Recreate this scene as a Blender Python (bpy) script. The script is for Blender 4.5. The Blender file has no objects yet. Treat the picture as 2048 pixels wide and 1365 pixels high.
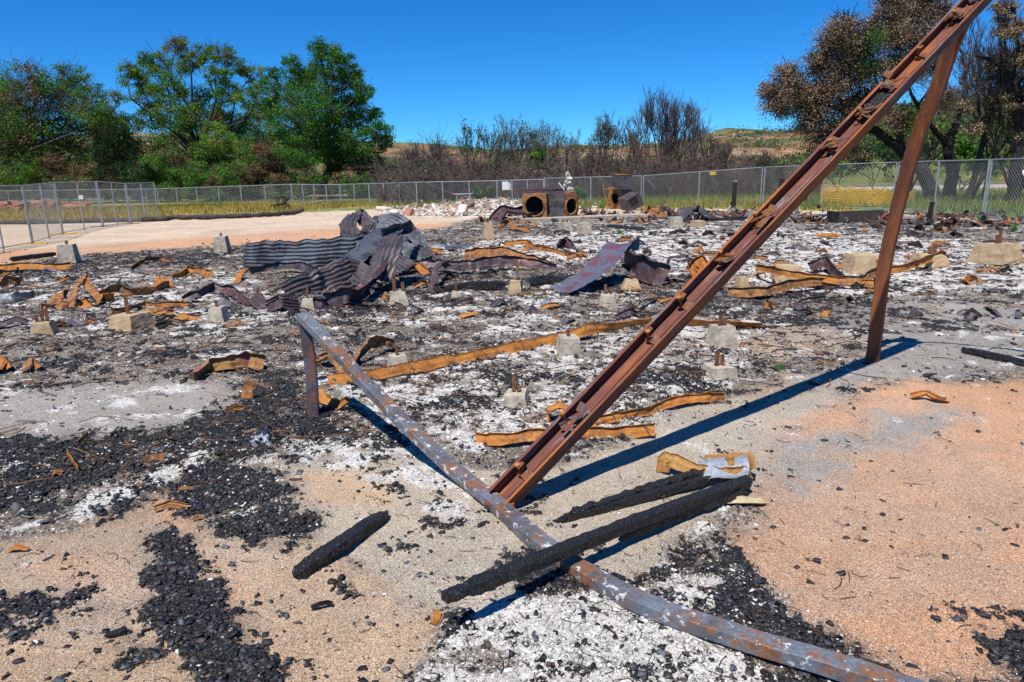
import bpy, math, random
import numpy as np
from mathutils import Vector
random.seed(7); rng = np.random.default_rng(11)
SC = bpy.context.scene; COL = SC.collection

# ------------------------------------------------------------------ camera
H = 1.75; F = 1365.0; PITCH = math.atan((682.5-358)/F); ROLL = math.radians(1.26)
_f = np.array([0, math.cos(PITCH), -math.sin(PITCH)]); _u0 = np.array([0, math.sin(PITCH), math.cos(PITCH)]); _r0 = np.array([1., 0, 0])
_U = _u0*math.cos(ROLL)+_r0*math.sin(ROLL); _R = _r0*math.cos(ROLL)-_u0*math.sin(ROLL)
cd = bpy.data.cameras.new('camera'); cam = bpy.data.objects.new('camera', cd); COL.objects.link(cam)
cd.sensor_width = 36; cd.lens = F/2048*36; cd.clip_start = 0.05; cd.clip_end = 3000
from mathutils import Matrix
cam.matrix_world = Matrix(((_R[0], _U[0], -_f[0], 0), (_R[1], _U[1], -_f[1], 0), (_R[2], _U[2], -_f[2], H), (0, 0, 0, 1)))
SC.camera = cam

# ------------------------------------------------------------------ light
SUNV = np.array([-0.25, -0.50, 1.0]); SUNV /= np.linalg.norm(SUNV)
elev = math.asin(SUNV[2]); azim = math.atan2(SUNV[0], SUNV[1])
world = bpy.data.worlds.new('World'); SC.world = world; world.use_nodes = True
wn = world.node_tree; bg = wn.nodes['Background']
sky = wn.nodes.new('ShaderNodeTexSky'); sky.sky_type = 'NISHITA'; sky.sun_disc = False
sky.sun_elevation = elev; sky.sun_rotation = azim; sky.altitude = 3000; sky.air_density = 1.0; sky.dust_density = 0.0; sky.ozone_density = 8.0
hs = wn.nodes.new('ShaderNodeHueSaturation'); hs.inputs['Saturation'].default_value = 1.22; hs.inputs['Hue'].default_value = 0.5
tint = wn.nodes.new('ShaderNodeMix'); tint.data_type = 'RGBA'; tint.blend_type = 'MULTIPLY'; tint.inputs[0].default_value = 1; tint.inputs[7].default_value = (.62, 1.17, 1.32, 1)
wn.links.new(sky.outputs[0], hs.inputs['Color']); wn.links.new(hs.outputs[0], tint.inputs[6]); wn.links.new(tint.outputs[2], bg.inputs['Color']); bg.inputs['Strength'].default_value = 0.085
sl = bpy.data.lights.new('sun', 'SUN'); sl.energy = 5.0; sl.angle = math.radians(0.53); sl.color = (1, 0.955, 0.88)
so = bpy.data.objects.new('sun', sl); COL.objects.link(so)
so.rotation_euler = Vector(SUNV).to_track_quat('Z', 'Y').to_euler()
SC.view_settings.view_transform = 'Standard'; SC.view_settings.look = 'None'; SC.view_settings.gamma = 1; SC.view_settings.exposure = 0.44
SC.cycles.max_bounces = 5; SC.cycles.transparent_max_bounces = 6

# ------------------------------------------------------------------ pixel -> ground helpers
def ray(x, y): return _f+_R*(x-1024)/F+_U*(682.5-y)/F
O = np.array([0, 0, H])
def G(x, y, z=0.0):
    d = ray(x, y); return O+d*((z-H)/d[2])
def Wp(x, y, z): return G(x, y)+np.array([0, 0, z])       # point z metres above the ground spot seen at x, y
def D(x, y, Y):
    d = ray(x, y); return O+d*(Y/d[1])
def VP(x, y, A, B):                                       # the point of the upright plane through A, B seen at x, y
    n = np.cross(B-A, [0, 0, 1.]); d = ray(x, y); return O+d*(np.dot(A-O, n)/np.dot(d, n))
def unit(v): v = np.asarray(v, float); return v/max(np.linalg.norm(v), 1e-9)

# ------------------------------------------------------------------ noise
def _hash(ix, iy, iz, s):
    n = (ix*374761393+iy*668265263+iz*2147483647+s*974634777) & 0xffffffff
    n = ((n ^ (n >> 13))*1274126177) & 0xffffffff
    n = ((n ^ (n >> 16))*2246822519) & 0xffffffff
    return ((n ^ (n >> 15)) & 0xffff)/65535.0
def vnoise(x, y, z=None, s=0):
    x = np.asarray(x, float); y = np.asarray(y, float); z = np.zeros_like(x) if z is None else np.asarray(z, float)
    ix, iy, iz = np.floor(x).astype(np.int64), np.floor(y).astype(np.int64), np.floor(z).astype(np.int64)
    fx, fy, fz = x-ix, y-iy, z-iz; fx, fy, fz = [t*t*(3-2*t) for t in (fx, fy, fz)]
    def h(a, b, c): return _hash(ix+a, iy+b, iz+c, s)
    if not z.any():
        a = h(0, 0, 0)*(1-fx)+h(1, 0, 0)*fx; b = h(0, 1, 0)*(1-fx)+h(1, 1, 0)*fx
        return (a*(1-fy)+b*fy)*2-1
    r = 0
    for c, wz in ((0, 1-fz), (1, fz)):
        a = h(0, 0, c)*(1-fx)+h(1, 0, c)*fx; b = h(0, 1, c)*(1-fx)+h(1, 1, c)*fx
        r = r+(a*(1-fy)+b*fy)*wz
    return r*2-1
def fbm(x, y, z=None, o=4, s=0):
    r = 0; a = 1.0; t = 0
    for k in range(o):
        r = r+a*vnoise(np.asarray(x)*2**k, np.asarray(y)*2**k, None if z is None else np.asarray(z)*2**k, s+k*17); t += a; a *= 0.55
    return r/t*1.6
def sst(x, a=0., b=1.):
    t = np.clip((x-a)/(b-a), 0, 1); return t*t*(3-2*t)

# ------------------------------------------------------------------ mesh helpers
def npmesh(name, V, Fq, mat=None, cols=None, attrs=None, smooth=False, parent=None):
    V = np.asarray(V, np.float32).reshape(-1, 3); me = bpy.data.meshes.new(name)
    if isinstance(Fq, np.ndarray):
        k = Fq.shape[1]; n = Fq.shape[0]; me.vertices.add(len(V)); me.vertices.foreach_set('co', V.ravel())
        me.loops.add(n*k); me.loops.foreach_set('vertex_index', Fq.astype(np.int32).ravel())
        me.polygons.add(n); me.polygons.foreach_set('loop_start', np.arange(0, n*k, k, dtype=np.int32)); me.polygons.foreach_set('loop_total', np.full(n, k, np.int32))
    else: me.from_pydata([tuple(map(float, v)) for v in V], [], [tuple(int(i) for i in f) for f in Fq])
    if smooth: me.polygons.foreach_set('use_smooth', np.ones(len(me.polygons), bool))
    if cols is not None:
        c = np.ones((len(V), 4), np.float32); c[:, :3] = cols
        a = me.color_attributes.new('Col', 'FLOAT_COLOR', 'POINT'); a.data.foreach_set('color', c.ravel())
    for k2, v in (attrs or {}).items():
        a = me.attributes.new(k2, 'FLOAT', 'POINT'); a.data.foreach_set('value', np.asarray(v, np.float32))
    me.update(calc_edges=True); me.validate()
    if mat: me.materials.append(mat)
    ob = bpy.data.objects.new(name, me); COL.objects.link(ob)
    if parent: ob.parent = parent
    return ob
def tag(o, label=None, cat=None, group=None, kind=None):
    if label: o['label'] = label
    if cat: o['category'] = cat
    if group: o['group'] = group
    if kind: o['kind'] = kind
    return o
def thing(name, loc, label, cat, group=None, rz=0):
    o = bpy.data.objects.new(name, None); COL.objects.link(o); o.location = tuple(float(a) for a in loc); o.rotation_euler = (0, 0, rz); o.empty_display_size = 0.1
    return tag(o, label, cat, group)
class MB:
    def __init__(s): s.v = []; s.f = []; s.n = 0
    def add(s, V, Fs):
        V = np.asarray(V, float).reshape(-1, 3); s.v.append(V); s.f += [tuple(int(i)+s.n for i in f) for f in Fs]; s.n += len(V); return s
    def box(s, c, h, M=None, j=0.0, taper=1.0):
        P = np.array([[x, y, z] for z in (-1, 1) for y in (-1, 1) for x in (-1, 1)], float)
        P[4:, :2] *= taper; P = P*np.asarray(h, float)
        if j: P = P+rng.normal(0, j, P.shape)
        if M is not None: P = P@np.asarray(M).T
        return s.add(P+np.asarray(c, float), [(0, 2, 3, 1), (4, 5, 7, 6), (0, 1, 5, 4), (1, 3, 7, 5), (3, 2, 6, 7), (2, 0, 4, 6)])
    def bar(s, a, b, r, k=6, r2=None):
        a = np.asarray(a, float); b = np.asarray(b, float); r2 = r if r2 is None else r2
        t = unit(b-a); q = unit(np.cross(t, [0, 0, 1.] if abs(t[2]) < .9 else [1., 0, 0])); w = np.cross(t, q)
        an = np.arange(k)*2*math.pi/k+math.pi/k; ring = np.outer(np.cos(an), q)+np.outer(np.sin(an), w)
        V = np.vstack([a+ring*r, b+ring*r2]); Fs = [(i, (i+1) % k, k+(i+1) % k, k+i) for i in range(k)]+[tuple(range(k))[::-1], tuple(range(k, 2*k))]
        return s.add(V, Fs)
    def path(s, P, r, k=6):
        P = np.asarray(P, float); n = len(P); r = np.broadcast_to(r, (n,)); T = np.gradient(P, axis=0); q = None; V = []
        an = np.arange(k)*2*math.pi/k
        for i in range(n):
            t = unit(T[i]); q = unit(np.cross(t, [0.1, 0.2, 1.])) if q is None else unit(q-t*np.dot(q, t)); w = np.cross(t, q)
            V.append(P[i]+r[i]*(np.outer(np.cos(an), q)+np.outer(np.sin(an), w)))
        Fs = [(i*k+j, i*k+(j+1) % k, (i+1)*k+(j+1) % k, (i+1)*k+j) for i in range(n-1) for j in range(k)]
        Fs += [tuple(range(k))[::-1], tuple((n-1)*k+j for j in range(k))]
        return s.add(np.vstack(V), Fs)
    def build(s, name, mat, parent=None, smooth=False, org=None):
        V = np.vstack(s.v)
        if org is not None: V = V-np.asarray(org)
        ob = npmesh(name, V, s.f, mat, smooth=smooth)
        if org is not None and parent is None: ob.location = tuple(float(a) for a in org)
        if parent: ob.parent = parent
        return ob
def smooth_path(P, n):
    P = np.asarray(P, float)
    if len(P) == 2: return P[0]+(P[1]-P[0])*np.linspace(0, 1, n)[:, None]
    Q = np.vstack([2*P[0]-P[1], P, 2*P[-1]-P[-2]]); out = []; m = len(P)-1
    for t in np.linspace(0, m-1e-6, n):
        i = int(t); u = t-i; a, b, c, d = Q[i:i+4]
        out.append(0.5*((2*b)+(-a+c)*u+(2*a-5*b+4*c-d)*u*u+(-a+3*b-3*c+d)*u**3))
    return np.array(out)
def thick(prof, t):                                       # open profile -> closed loop of thickness t
    p = np.asarray(prof, float); g = np.gradient(p, axis=0); n = np.stack([-g[:, 1], g[:, 0]], 1); n /= np.linalg.norm(n, axis=1)[:, None]+1e-9
    return np.vstack([p+n*t/2, (p-n*t/2)[::-1]])
def sweep(mb, P, prof, side, scale=None, jit=0.0, jf=6.0, twist=None, seed=0):
    """closed profile (x = side, y = normal) along P; side: one vector or one for each point"""
    P = np.asarray(P, float); n = len(P); k = len(prof); T = np.gradient(P, axis=0); side = np.asarray(side, float)
    if side.ndim == 1: side = np.repeat(side[None], n, 0)
    elif len(side) != n: side = smooth_path(side, n)
    V = np.zeros((n, k, 3))
    for i in range(n):
        t = unit(T[i]); s = unit(side[i]-t*np.dot(side[i], t)); m = np.cross(t, s)
        if m[2] < 0 and abs(m[2]) > 1e-3 and False: m = -m
        if twist is not None: a = twist[i]; s, m = s*math.cos(a)+m*math.sin(a), m*math.cos(a)-s*math.sin(a)
        pr = prof*(1 if scale is None else scale[i]); V[i] = P[i]+pr[:, :1]*s+pr[:, 1:]*m
    V = V.reshape(-1, 3)
    if jit:
        for c in range(3): V[:, c] += jit*fbm(V[:, 0]*jf+c*31.7+seed, V[:, 1]*jf, V[:, 2]*jf+0.01, 3, seed)
    Fs = [(i*k+j, i*k+(j+1) % k, (i+1)*k+(j+1) % k, (i+1)*k+j) for i in range(n-1) for j in range(k)]
    Fs += [tuple(range(k))[::-1], tuple((n-1)*k+j for j in range(k))]
    return mb.add(V, Fs)
def rect(w, h, n=1):
    P = [(-w/2, -h/2), (w/2, -h/2), (w/2, h/2), (-w/2, h/2)]; out = []
    for i in range(4):
        a, b = np.array(P[i]), np.array(P[(i+1) % 4])
        for q in range(n): out.append(a+(b-a)*q/n)
    return np.array(out)
def rrect(w, h, r):
    out = []
    for cx, cy, a0 in ((w/2-r, -h/2+r, -90), (w/2-r, h/2-r, 0), (-w/2+r, h/2-r, 90), (-w/2+r, -h/2+r, 180)):
        for a in (0, 45, 90): out.append((cx+r*math.cos(math.radians(a0+a)), cy+r*math.sin(math.radians(a0+a))))
    return np.array(out)

# ------------------------------------------------------------------ materials
class NT:
    def __init__(s, name, rough=0.9, spec=0.3, metal=0.0):
        s.m = bpy.data.materials.new(name); s.m.use_nodes = True; s.t = s.m.node_tree; s.b = s.t.nodes['Principled BSDF']
        s.b.inputs['Roughness'].default_value = rough; s.b.inputs['Specular IOR Level'].default_value = spec; s.b.inputs['Metallic'].default_value = metal
        s.tc = s.t.nodes.new('ShaderNodeTexCoord')
    def put(s, sock, v):
        if isinstance(v, bpy.types.NodeSocket): s.t.links.new(v, sock)
        elif isinstance(v, (tuple, list)) and len(v) == 3 and sock.type == 'RGBA': sock.default_value = (*v, 1)
        else: sock.default_value = v
    def map(s, scale=(1, 1, 1), src='Object', loc=(0, 0, 0)):
        n = s.t.nodes.new('ShaderNodeMapping'); n.inputs['Scale'].default_value = scale; n.inputs['Location'].default_value = loc; s.t.links.new(s.tc.outputs[src], n.inputs[0]); return n.outputs[0]
    def noise(s, scale, detail=4, rough=0.6, vec=None, dist=0.0, out=0):
        n = s.t.nodes.new('ShaderNodeTexNoise'); n.inputs['Scale'].default_value = scale; n.inputs['Detail'].default_value = detail; n.inputs['Roughness'].default_value = rough; n.inputs['Distortion'].default_value = dist
        s.t.links.new(vec or s.tc.outputs['Object'], n.inputs['Vector']); return n.outputs[out]
    def vor(s, scale, feat='F1', vec=None, out='Distance', rnd=1.0):
        n = s.t.nodes.new('ShaderNodeTexVoronoi'); n.feature = feat; n.inputs['Scale'].default_value = scale; n.inputs['Randomness'].default_value = rnd
        s.t.links.new(vec or s.tc.outputs['Object'], n.inputs['Vector']); return n.outputs[out]
    def ramp(s, v, a, b, inv=False):
        n = s.t.nodes.new('ShaderNodeMapRange'); n.interpolation_type = 'SMOOTHSTEP'; s.put(n.inputs[0], v); n.inputs[1].default_value = a; n.inputs[2].default_value = b
        if inv: n.inputs[3].default_value = 1; n.inputs[4].default_value = 0
        return n.outputs[0]
    def math(s, op, a, b=0.0):
        n = s.t.nodes.new('ShaderNodeMath'); n.operation = op; s.put(n.inputs[0], a); s.put(n.inputs[1], b); return n.outputs[0]
    def mix(s, f, a, b, mode='MIX'):
        n = s.t.nodes.new('ShaderNodeMix'); n.data_type = 'RGBA'; n.blend_type = mode; s.put(n.inputs[0], f); s.put(n.inputs[6], a); s.put(n.inputs[7], b); return n.outputs[2]
    def attr(s, name, out='Fac'):
        n = s.t.nodes.new('ShaderNodeAttribute'); n.attribute_name = name; return n.outputs[out]
    def bump(s, h, dist=0.01, strength=0.6, prev=None):
        n = s.t.nodes.new('ShaderNodeBump'); n.inputs['Distance'].default_value = dist; n.inputs['Strength'].default_value = strength; s.put(n.inputs['Height'], h)
        if prev: s.put(n.inputs['Normal'], prev)
        s.t.links.new(n.outputs[0], s.b.inputs['Normal']); return n.outputs[0]
    def col(s, v): s.put(s.b.inputs['Base Color'], v); return s
    def rough(s, v): s.put(s.b.inputs['Roughness'], v); return s
def mottle(name, A, B, C, sc=6, lo=.45, hi=.58, lo2=.52, hi2=.62, rough=.85, spec=.3, metal=0., bump=.004, bs=40, fleck=None, stretch=(1, 1, 1)):
    n = NT(name, rough, spec, metal); v = n.map(stretch)
    m1 = n.ramp(n.noise(sc, 6, .65, v), lo, hi); m2 = n.ramp(n.noise(sc*2.3, 8, .7, n.map(stretch, loc=(7, 3, 1))), lo2, hi2)
    c = n.mix(n.math('MULTIPLY', m2, n.ramp(n.noise(sc*9, 5, .75, v), .30, .55)), n.mix(m1, A, B), C)
    fine = n.noise(sc*14, 4, .7, v)
    c = n.mix(n.ramp(fine, .3, .7), c, n.mix(1.0, c, (.62, .62, .62), 'MULTIPLY'))
    if fleck: c = n.mix(n.ramp(n.noise(sc*6, 5, .7, n.map(stretch, loc=(2, 9, 4))), fleck[1], fleck[1]+.04), c, fleck[0])
    n.col(c); n.bump(n.noise(bs, 6, .7), bump, .7)
    return n.m
M = {}
M['strip'] = mottle('orange_rust', (.46, .185, .038), (.27, .095, .024), (.52, .36, .20), 9, .42, .62, .56, .70, rough=.8)
M['strip2'] = mottle('dull_rust', (.33, .14, .045), (.14, .065, .035), (.44, .27, .12), 9)
M['purple'] = mottle('fire_blued_sheet', (.085, .062, .068), (.13, .062, .062), (.20, .19, .21), 3.5, .42, .6, .5, .7, rough=.55, spec=.5, metal=.35)
M['corr'] = mottle('scorched_sheet', (.17, .19, .215), (.07, .07, .08), (.26, .14, .09), 2.2, .45, .62, .56, .74, rough=.5, spec=.5, metal=.45, bump=.002)
M['corr2'] = mottle('scorched_purple_sheet', (.11, .10, .115), (.06, .05, .058), (.22, .12, .08), 3, .45, .62, .52, .66, rough=.55, spec=.5, metal=.35, bump=.002)
M['beam'] = mottle('beam_rust', (.15, .052, .04), (.32, .10, .026), (.17, .18, .21), 9, .46, .60, .55, .62, rough=.75, bump=.002, bs=60, stretch=(1, 1, .09))
M['post'] = mottle('post_rust', (.23, .075, .027), (.13, .045, .028), (.34, .125, .035), 9, .44, .60, .55, .68, rough=.75, bump=.002, bs=60, stretch=(1, 1, .09))
M['tube'] = mottle('blue_grey_steel_rust_patches', (.20, .225, .265), (.13, .12, .13), (.31, .135, .06), 3.4, .42, .62, .50, .58, rough=.5, spec=.5, metal=.25, bump=.002, bs=50, fleck=((.6, .6, .58), .585))
M['tube2'] = mottle('dark_steel_rust', (.09, .07, .08), (.13, .12, .14), (.27, .09, .035), 5, .45, .6, .5, .6, rough=.6, spec=.5, metal=.3, bump=.002, bs=50)
M['clip'] = mottle('clip_rust', (.22, .085, .03), (.10, .04, .025), (.16, .15, .15), 14, rough=.8)
M['bolt'] = mottle('bolt_rust', (.42, .15, .04), (.30, .09, .025), (.50, .24, .08), 20, rough=.8)
M['galv'] = mottle('scorched_galvanised', (.36, .40, .46), (.27, .30, .35), (.42, .36, .28), 4, .45, .6, .66, .72, rough=.6, spec=.4, metal=.15)
M['conc'] = mottle('scorched_concrete', (.50, .44, .35), (.34, .29, .23), (.15, .135, .125), 9, .42, .6, .56, .72, bs=50, bump=.004)
M['conc2'] = mottle('orange_stained_concrete', (.48, .36, .22), (.40, .27, .15), (.28, .25, .21), 5, .42, .6, .56, .74, bs=50, bump=.004)
M['white'] = mottle('ash_whitened', (.62, .59, .55), (.50, .46, .42), (.40, .22, .16), 3, .45, .6, .62, .7, bs=30, bump=.01)
M['galvpost'] = mottle('galvanised_post', (.42, .45, .47), (.34, .37, .39), (.48, .50, .52), 3, rough=.5, spec=.5, metal=.5, bump=.0005)
M['wire'] = mottle('galvanised_wire', (.33, .36, .38), (.28, .31, .33), (.38, .41, .42), 3, rough=.5, spec=.5, metal=.5, bump=.0)
M['bark'] = mottle('oak_bark', (.07, .055, .045), (.04, .032, .027), (.11, .09, .07), 4, bs=12, bump=.03)
M['burntbark'] = mottle('burnt_bark', (.03, .022, .022), (.016, .013, .013), (.07, .05, .04), 3, bs=12, bump=.03)
M['twig'] = mottle('bare_twig', (.12, .095, .09), (.075, .055, .055), (.18, .15, .13), 1.5, bump=.0)
M['yellow'] = mottle('yellow_plastic', (.85, .50, .01), (.78, .42, .01), (.85, .56, .03), 3, rough=.6, bump=0)
M['signwhite'] = mottle('sign_white', (.78, .78, .76), (.74, .74, .72), (.7, .7, .68), 3, rough=.5, bump=0)
M['signyellow'] = mottle('sign_yellow', (.75, .45, .02), (.7, .42, .02), (.68, .40, .03), 3, rough=.5, bump=0)
M['wood'] = mottle('weathered_wood', (.30, .23, .16), (.22, .17, .12), (.38, .31, .23), 5, stretch=(1, 1, 1))
M['lumber'] = mottle('red_clay', (.48, .22, .13), (.40, .17, .10), (.56, .33, .22), 2)
M['brick'] = mottle('broken_brick', (.42, .20, .14), (.34, .14, .10), (.55, .48, .42), 5)
M['dark'] = mottle('soot_black', (.015, .013, .013), (.03, .024, .022), (.05, .03, .025), 4)
def char_mat():
    n = NT('alligator_char', .55, .5); v = n.map((1, 1, .45))
    d = n.vor(62, 'DISTANCE_TO_EDGE', n.mix(.04, v, n.noise(9, 4, .6, out=1))); m = n.ramp(d, .0, .16)
    c = n.mix(m, (.003, .003, .004), (.012, .012, .014)); c = n.mix(n.ramp(n.noise(9, 6, .7), .64, .70), c, (.06, .04, .03)); n.col(c)
    n.rough(n.mix(n.noise(12, 4), (.35, .35, .35), (.75, .75, .75)))
    n.bump(n.math('ADD', n.math('MULTIPLY', m, .8), n.noise(60, 5, .7)), .006, 1.0); return n.m
M['char'] = char_mat()
def colattr(name, rough=.85, spec=.3, sc=30, lo=.65, bump=.003, trans=0.0):
    n = NT(name, rough, spec); c = n.attr('Col', 'Color'); c = n.mix(n.ramp(n.noise(sc, 4, .7), .3, .7), n.mix(1.0, c, (lo, lo, lo), 'MULTIPLY'), c); n.col(c)
    if bump: n.bump(n.noise(sc*3, 4, .7), bump, .7)
    if trans:
        tr = n.t.nodes.new('ShaderNodeBsdfTranslucent'); n.put(tr.inputs[0], c); mx = n.t.nodes.new('ShaderNodeMixShader'); mx.inputs[0].default_value = trans
        n.t.links.new(n.b.outputs[0], mx.inputs[1]); n.t.links.new(tr.outputs[0], mx.inputs[2]); n.t.links.new(mx.outputs[0], n.t.nodes['Material Output'].inputs[0])
    return n.m
M['chips'] = colattr('mineral_chips', .85, .3, 60)
M['coal'] = colattr('charcoal_bits', .5, .5, 90, .5, .004)
M['leaf'] = colattr('leaves', .75, .15, 3, .8, 0, .25)
M['grass'] = colattr('grass_blades', .8, .15, 3, .8, 0, .25)

# ================================================================== GROUND
TAN = (.48, .345, .23); ORG = (.55, .315, .185); GREY = (.30, .285, .265); BRN = (.165, .138, .115); PALE = (.56, .44, .325); DRY = (.30, .235, .06); GRN = (.13, .19, .045)
TANG = (.43, .375, .30)
# soils in order: colour, polygon as seen in the photo, softness (of distance), how much it clears ash and char
SOIL = [
 (PALE, [(-900, 470), (-500, 444), (318, 440), (600, 425), (835, 417), (1100, 414), (1500, 418), (1800, 425), (2048, 442), (2700, 480), (3400, 1700), (-1600, 1700)], .02, 1),
 (ORG, [(-200, 510), (180, 492), (480, 468), (760, 452), (1100, 440), (1100, 455), (780, 478), (480, 496), (0, 540)], .03, 0),
 (BRN, [(-900, 570), (0, 536), (120, 512), (450, 492), (600, 484), (800, 470), (960, 440), (1050, 432), (1500, 424), (1800, 432), (2700, 475), (3400, 900), (3400, 1700), (-1600, 1700), (-1600, 900)], .012, 0),
 (GREY, [(-700, 800), (0, 775), (400, 765), (480, 790), (380, 850), (200, 870), (0, 890), (-700, 980)], .02, .85),
 (GREY, [(1560, 640), (1800, 600), (2048, 610), (2800, 640), (2800, 790), (2048, 740), (1760, 760), (1500, 810), (1380, 900), (1250, 905), (1350, 820), (1500, 760), (1700, 700)], .03, .8),
 (TANG, [(1380, 800), (1240, 900), (1100, 940), (960, 940), (700, 900), (520, 930), (600, 1060), (700, 1110), (850, 1220), (1000, 1230), (1300, 1120), (1500, 950), (1700, 800), (1650, 770)], .02, .92),
 (TAN, [(520, 925), (740, 960), (760, 1010), (620, 1010)], .03, 1),
 (ORG, [(1740, 770), (1650, 820), (1500, 920), (1420, 1040), (1390, 1090), (1480, 1150), (1640, 1230), (1760, 1330), (2100, 1330), (3000, 1300), (2900, 790), (2048, 745), (1850, 765)], .03, 1),
 (GREY, [(1480, 930), (1560, 880), (1900, 830), (1700, 900), (1560, 980)], .05, .6),
 (TAN, [(-900, 1120), (0, 1075), (170, 1040), (250, 1010), (400, 1010), (440, 1060), (600, 1090), (700, 1120), (860, 1210), (830, 1300), (760, 1440), (-900, 1700)], .02, 1),
 (ORG, [(290, 1000), (390, 1010), (420, 1060), (460, 1180), (430, 1240), (380, 1060)], .02, 1),
 (ORG, [(60, 1110), (250, 1080), (270, 1160), (120, 1210)], .05, .9),
 (TAN, [(1330, 640), (1520, 640), (1700, 670), (1560, 700)], .06, .3),
 (TAN, [(1430, 760), (1560, 745), (1640, 770), (1480, 790)], .05, .6),
 (DRY, [(-900, 447), (318, 442), (330, 432), (600, 424), (700, 416), (850, 418), (1300, 418), (1540, 420), (1700, 424), (1700, 409), (1290, 406), (835, 408), (500, 403), (-900, 403)], .01, 1),
]
ASH = [  # weight, polygon, softness, break-up
 (.78, [(860, 500), (960, 478), (1300, 452), (1560, 456), (2048, 486), (2600, 500), (2600, 600), (2048, 585), (1700, 600), (1400, 560), (1240, 530), (1000, 540)], .05),
 (.52, [(0, 555), (150, 545), (500, 540), (700, 590), (660, 640), (470, 700), (230, 690), (0, 700), (-500, 700), (-500, 600)], .05),
 (.50, [(620, 600), (900, 560), (1250, 580), (1600, 640), (1450, 700), (1000, 690), (700, 680)], .05),
 (.68, [(640, 760), (900, 720), (1300, 650), (1480, 660), (1500, 720), (1430, 780), (1300, 870), (980, 900), (860, 920), (720, 850), (640, 820)], .04),
 (.93, [(880, 1235), (1040, 1180), (1230, 1190), (1320, 1110), (1430, 1140), (1450, 1200), (1500, 1290), (1640, 1400), (800, 1500), (800, 1320)], .06),
 (.60, [(480, 850), (850, 880), (960, 980), (1020, 1090), (900, 1060), (740, 950), (560, 930), (420, 930)], .04),
 (.80, [(-300, 930), (60, 915), (120, 930), (40, 985), (-300, 1010)], .02),
 (.85, [(60, 1060), (110, 1020), (240, 975), (400, 890), (430, 930), (280, 990), (180, 1050)], .02),
 (.35, [(-600, 780), (400, 765), (480, 790), (380, 850), (0, 890), (-600, 960)], .03),
 (.30, [(1560, 640), (2048, 610), (2800, 640), (2800, 790), (1760, 760), (1380, 900)], .05),
 (.62, [(760, 430), (850, 412), (1050, 404), (1200, 410), (1080, 432), (900, 440)], .03),
 (.45, [(1050, 436), (1500, 428), (1900, 440), (1900, 470), (1500, 460), (1050, 455)], .03),
]
CHAR = [
 (.20, [(-300, 1090), (300, 1060), (640, 1100), (800, 1200), (740, 1400), (-300, 1500)], .05), (.16, [(1380, 1030), (1560, 960), (2048, 1050), (2300, 1250), (1500, 1200)], .05), (.24, [(560, 900), (980, 960), (1100, 1080), (1000, 1180), (700, 1080)], .05),
 (.80, [(-300, 880), (60, 870), (330, 850), (460, 800), (500, 740), (570, 735), (620, 820), (700, 870), (560, 890), (500, 920), (330, 920), (160, 975), (60, 1030), (-300, 1070)], .02),
 (.98, [(360, 960), (480, 940), (560, 990), (620, 1060), (560, 1090), (430, 1060), (380, 1010)], .02),
 (.75, [(160, 1030), (250, 985), (300, 1000), (270, 1040), (190, 1070)], .015),
 (1.15, [(290, 1062), (340, 1050), (392, 1062), (400, 1150), (440, 1230), (520, 1320), (600, 1480), (350, 1480), (350, 1290), (270, 1250), (300, 1180), (290, 1120)], .012),
 (.72, [(0, 1200), (90, 1180), (190, 1170), (200, 1220), (60, 1280), (0, 1290)], .015),
 (.72, [(110, 1225), (170, 1190), (205, 1200), (150, 1250)], .01),
 (.70, [(190, 1290), (300, 1280), (320, 1320), (210, 1330)], .01),
 (.92, [(1440, 1110), (1540, 1170), (1640, 1250), (1780, 1320), (1900, 1400), (1700, 1380), (1500, 1290), (1400, 1200)], .012),
 (.90, [(1920, 1262), (2048, 1240), (2500, 1250), (2500, 1500), (1960, 1440), (1990, 1330)], .012),
 (.75, [(780, 830), (900, 790), (960, 770), (1000, 800), (900, 830), (840, 850)], .012),
 (.70, [(1220, 790), (1340, 730), (1460, 740), (1520, 770), (1400, 805), (1290, 800)], .015),
 (.85, [(1060, 1100), (1150, 1120), (1240, 1180), (1050, 1190), (1000, 1130)], .012),
 (.62, [(1050, 670), (1200, 645), (1290, 650), (1150, 690)], .02),
 (.66, [(-200, 736), (200, 712), (540, 690), (540, 700), (220, 726), (-200, 752)], .01), (.60, [(-200, 780), (300, 750), (560, 716), (560, 728), (300, 765), (-200, 792)], .01),
 (.58, [(-300, 540), (0, 528), (150, 512), (480, 492), (700, 500), (900, 470), (930, 490), (880, 540), (500, 530), (200, 560), (-300, 600)], .03),
 (.50, [(480, 560), (900, 520), (1250, 540), (1250, 600), (900, 640), (600, 660)], .05),
 (.56, [(980, 590), (1300, 560), (1500, 570), (1900, 590), (1900, 660), (1500, 690), (1300, 640)], .05),
 (.45, [(960, 445), (1900, 440), (2048, 470), (1700, 480), (1000, 480)], .03),
 (.50, [(1300, 840), (1500, 800), (1530, 812), (1320, 856)], .01),
]
def polyw(x, y, pts, soft):
    P = np.array([G(a, b)[:2] for a, b in pts]); n = len(P); ins = np.zeros(len(x), bool); d2 = np.full(len(x), 1e9)
    for i in range(n):
        a, b = P[i], P[(i+1) % n]; e = b-a; t = np.clip(((x-a[0])*e[0]+(y-a[1])*e[1])/(e@e+1e-12), 0, 1)
        d2 = np.minimum(d2, (x-a[0]-e[0]*t)**2+(y-a[1]-e[1]*t)**2)
        c = (a[1] > y) != (b[1] > y); xi = a[0]+(y-a[1])*(e[0])/(e[1] if abs(e[1]) > 1e-9 else 1e-9); ins ^= c & (x < xi)
    sd = np.where(ins, 1, -1)*np.sqrt(d2); r = np.hypot(x, y)
    return sd/(soft*(r+1.0))
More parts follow.
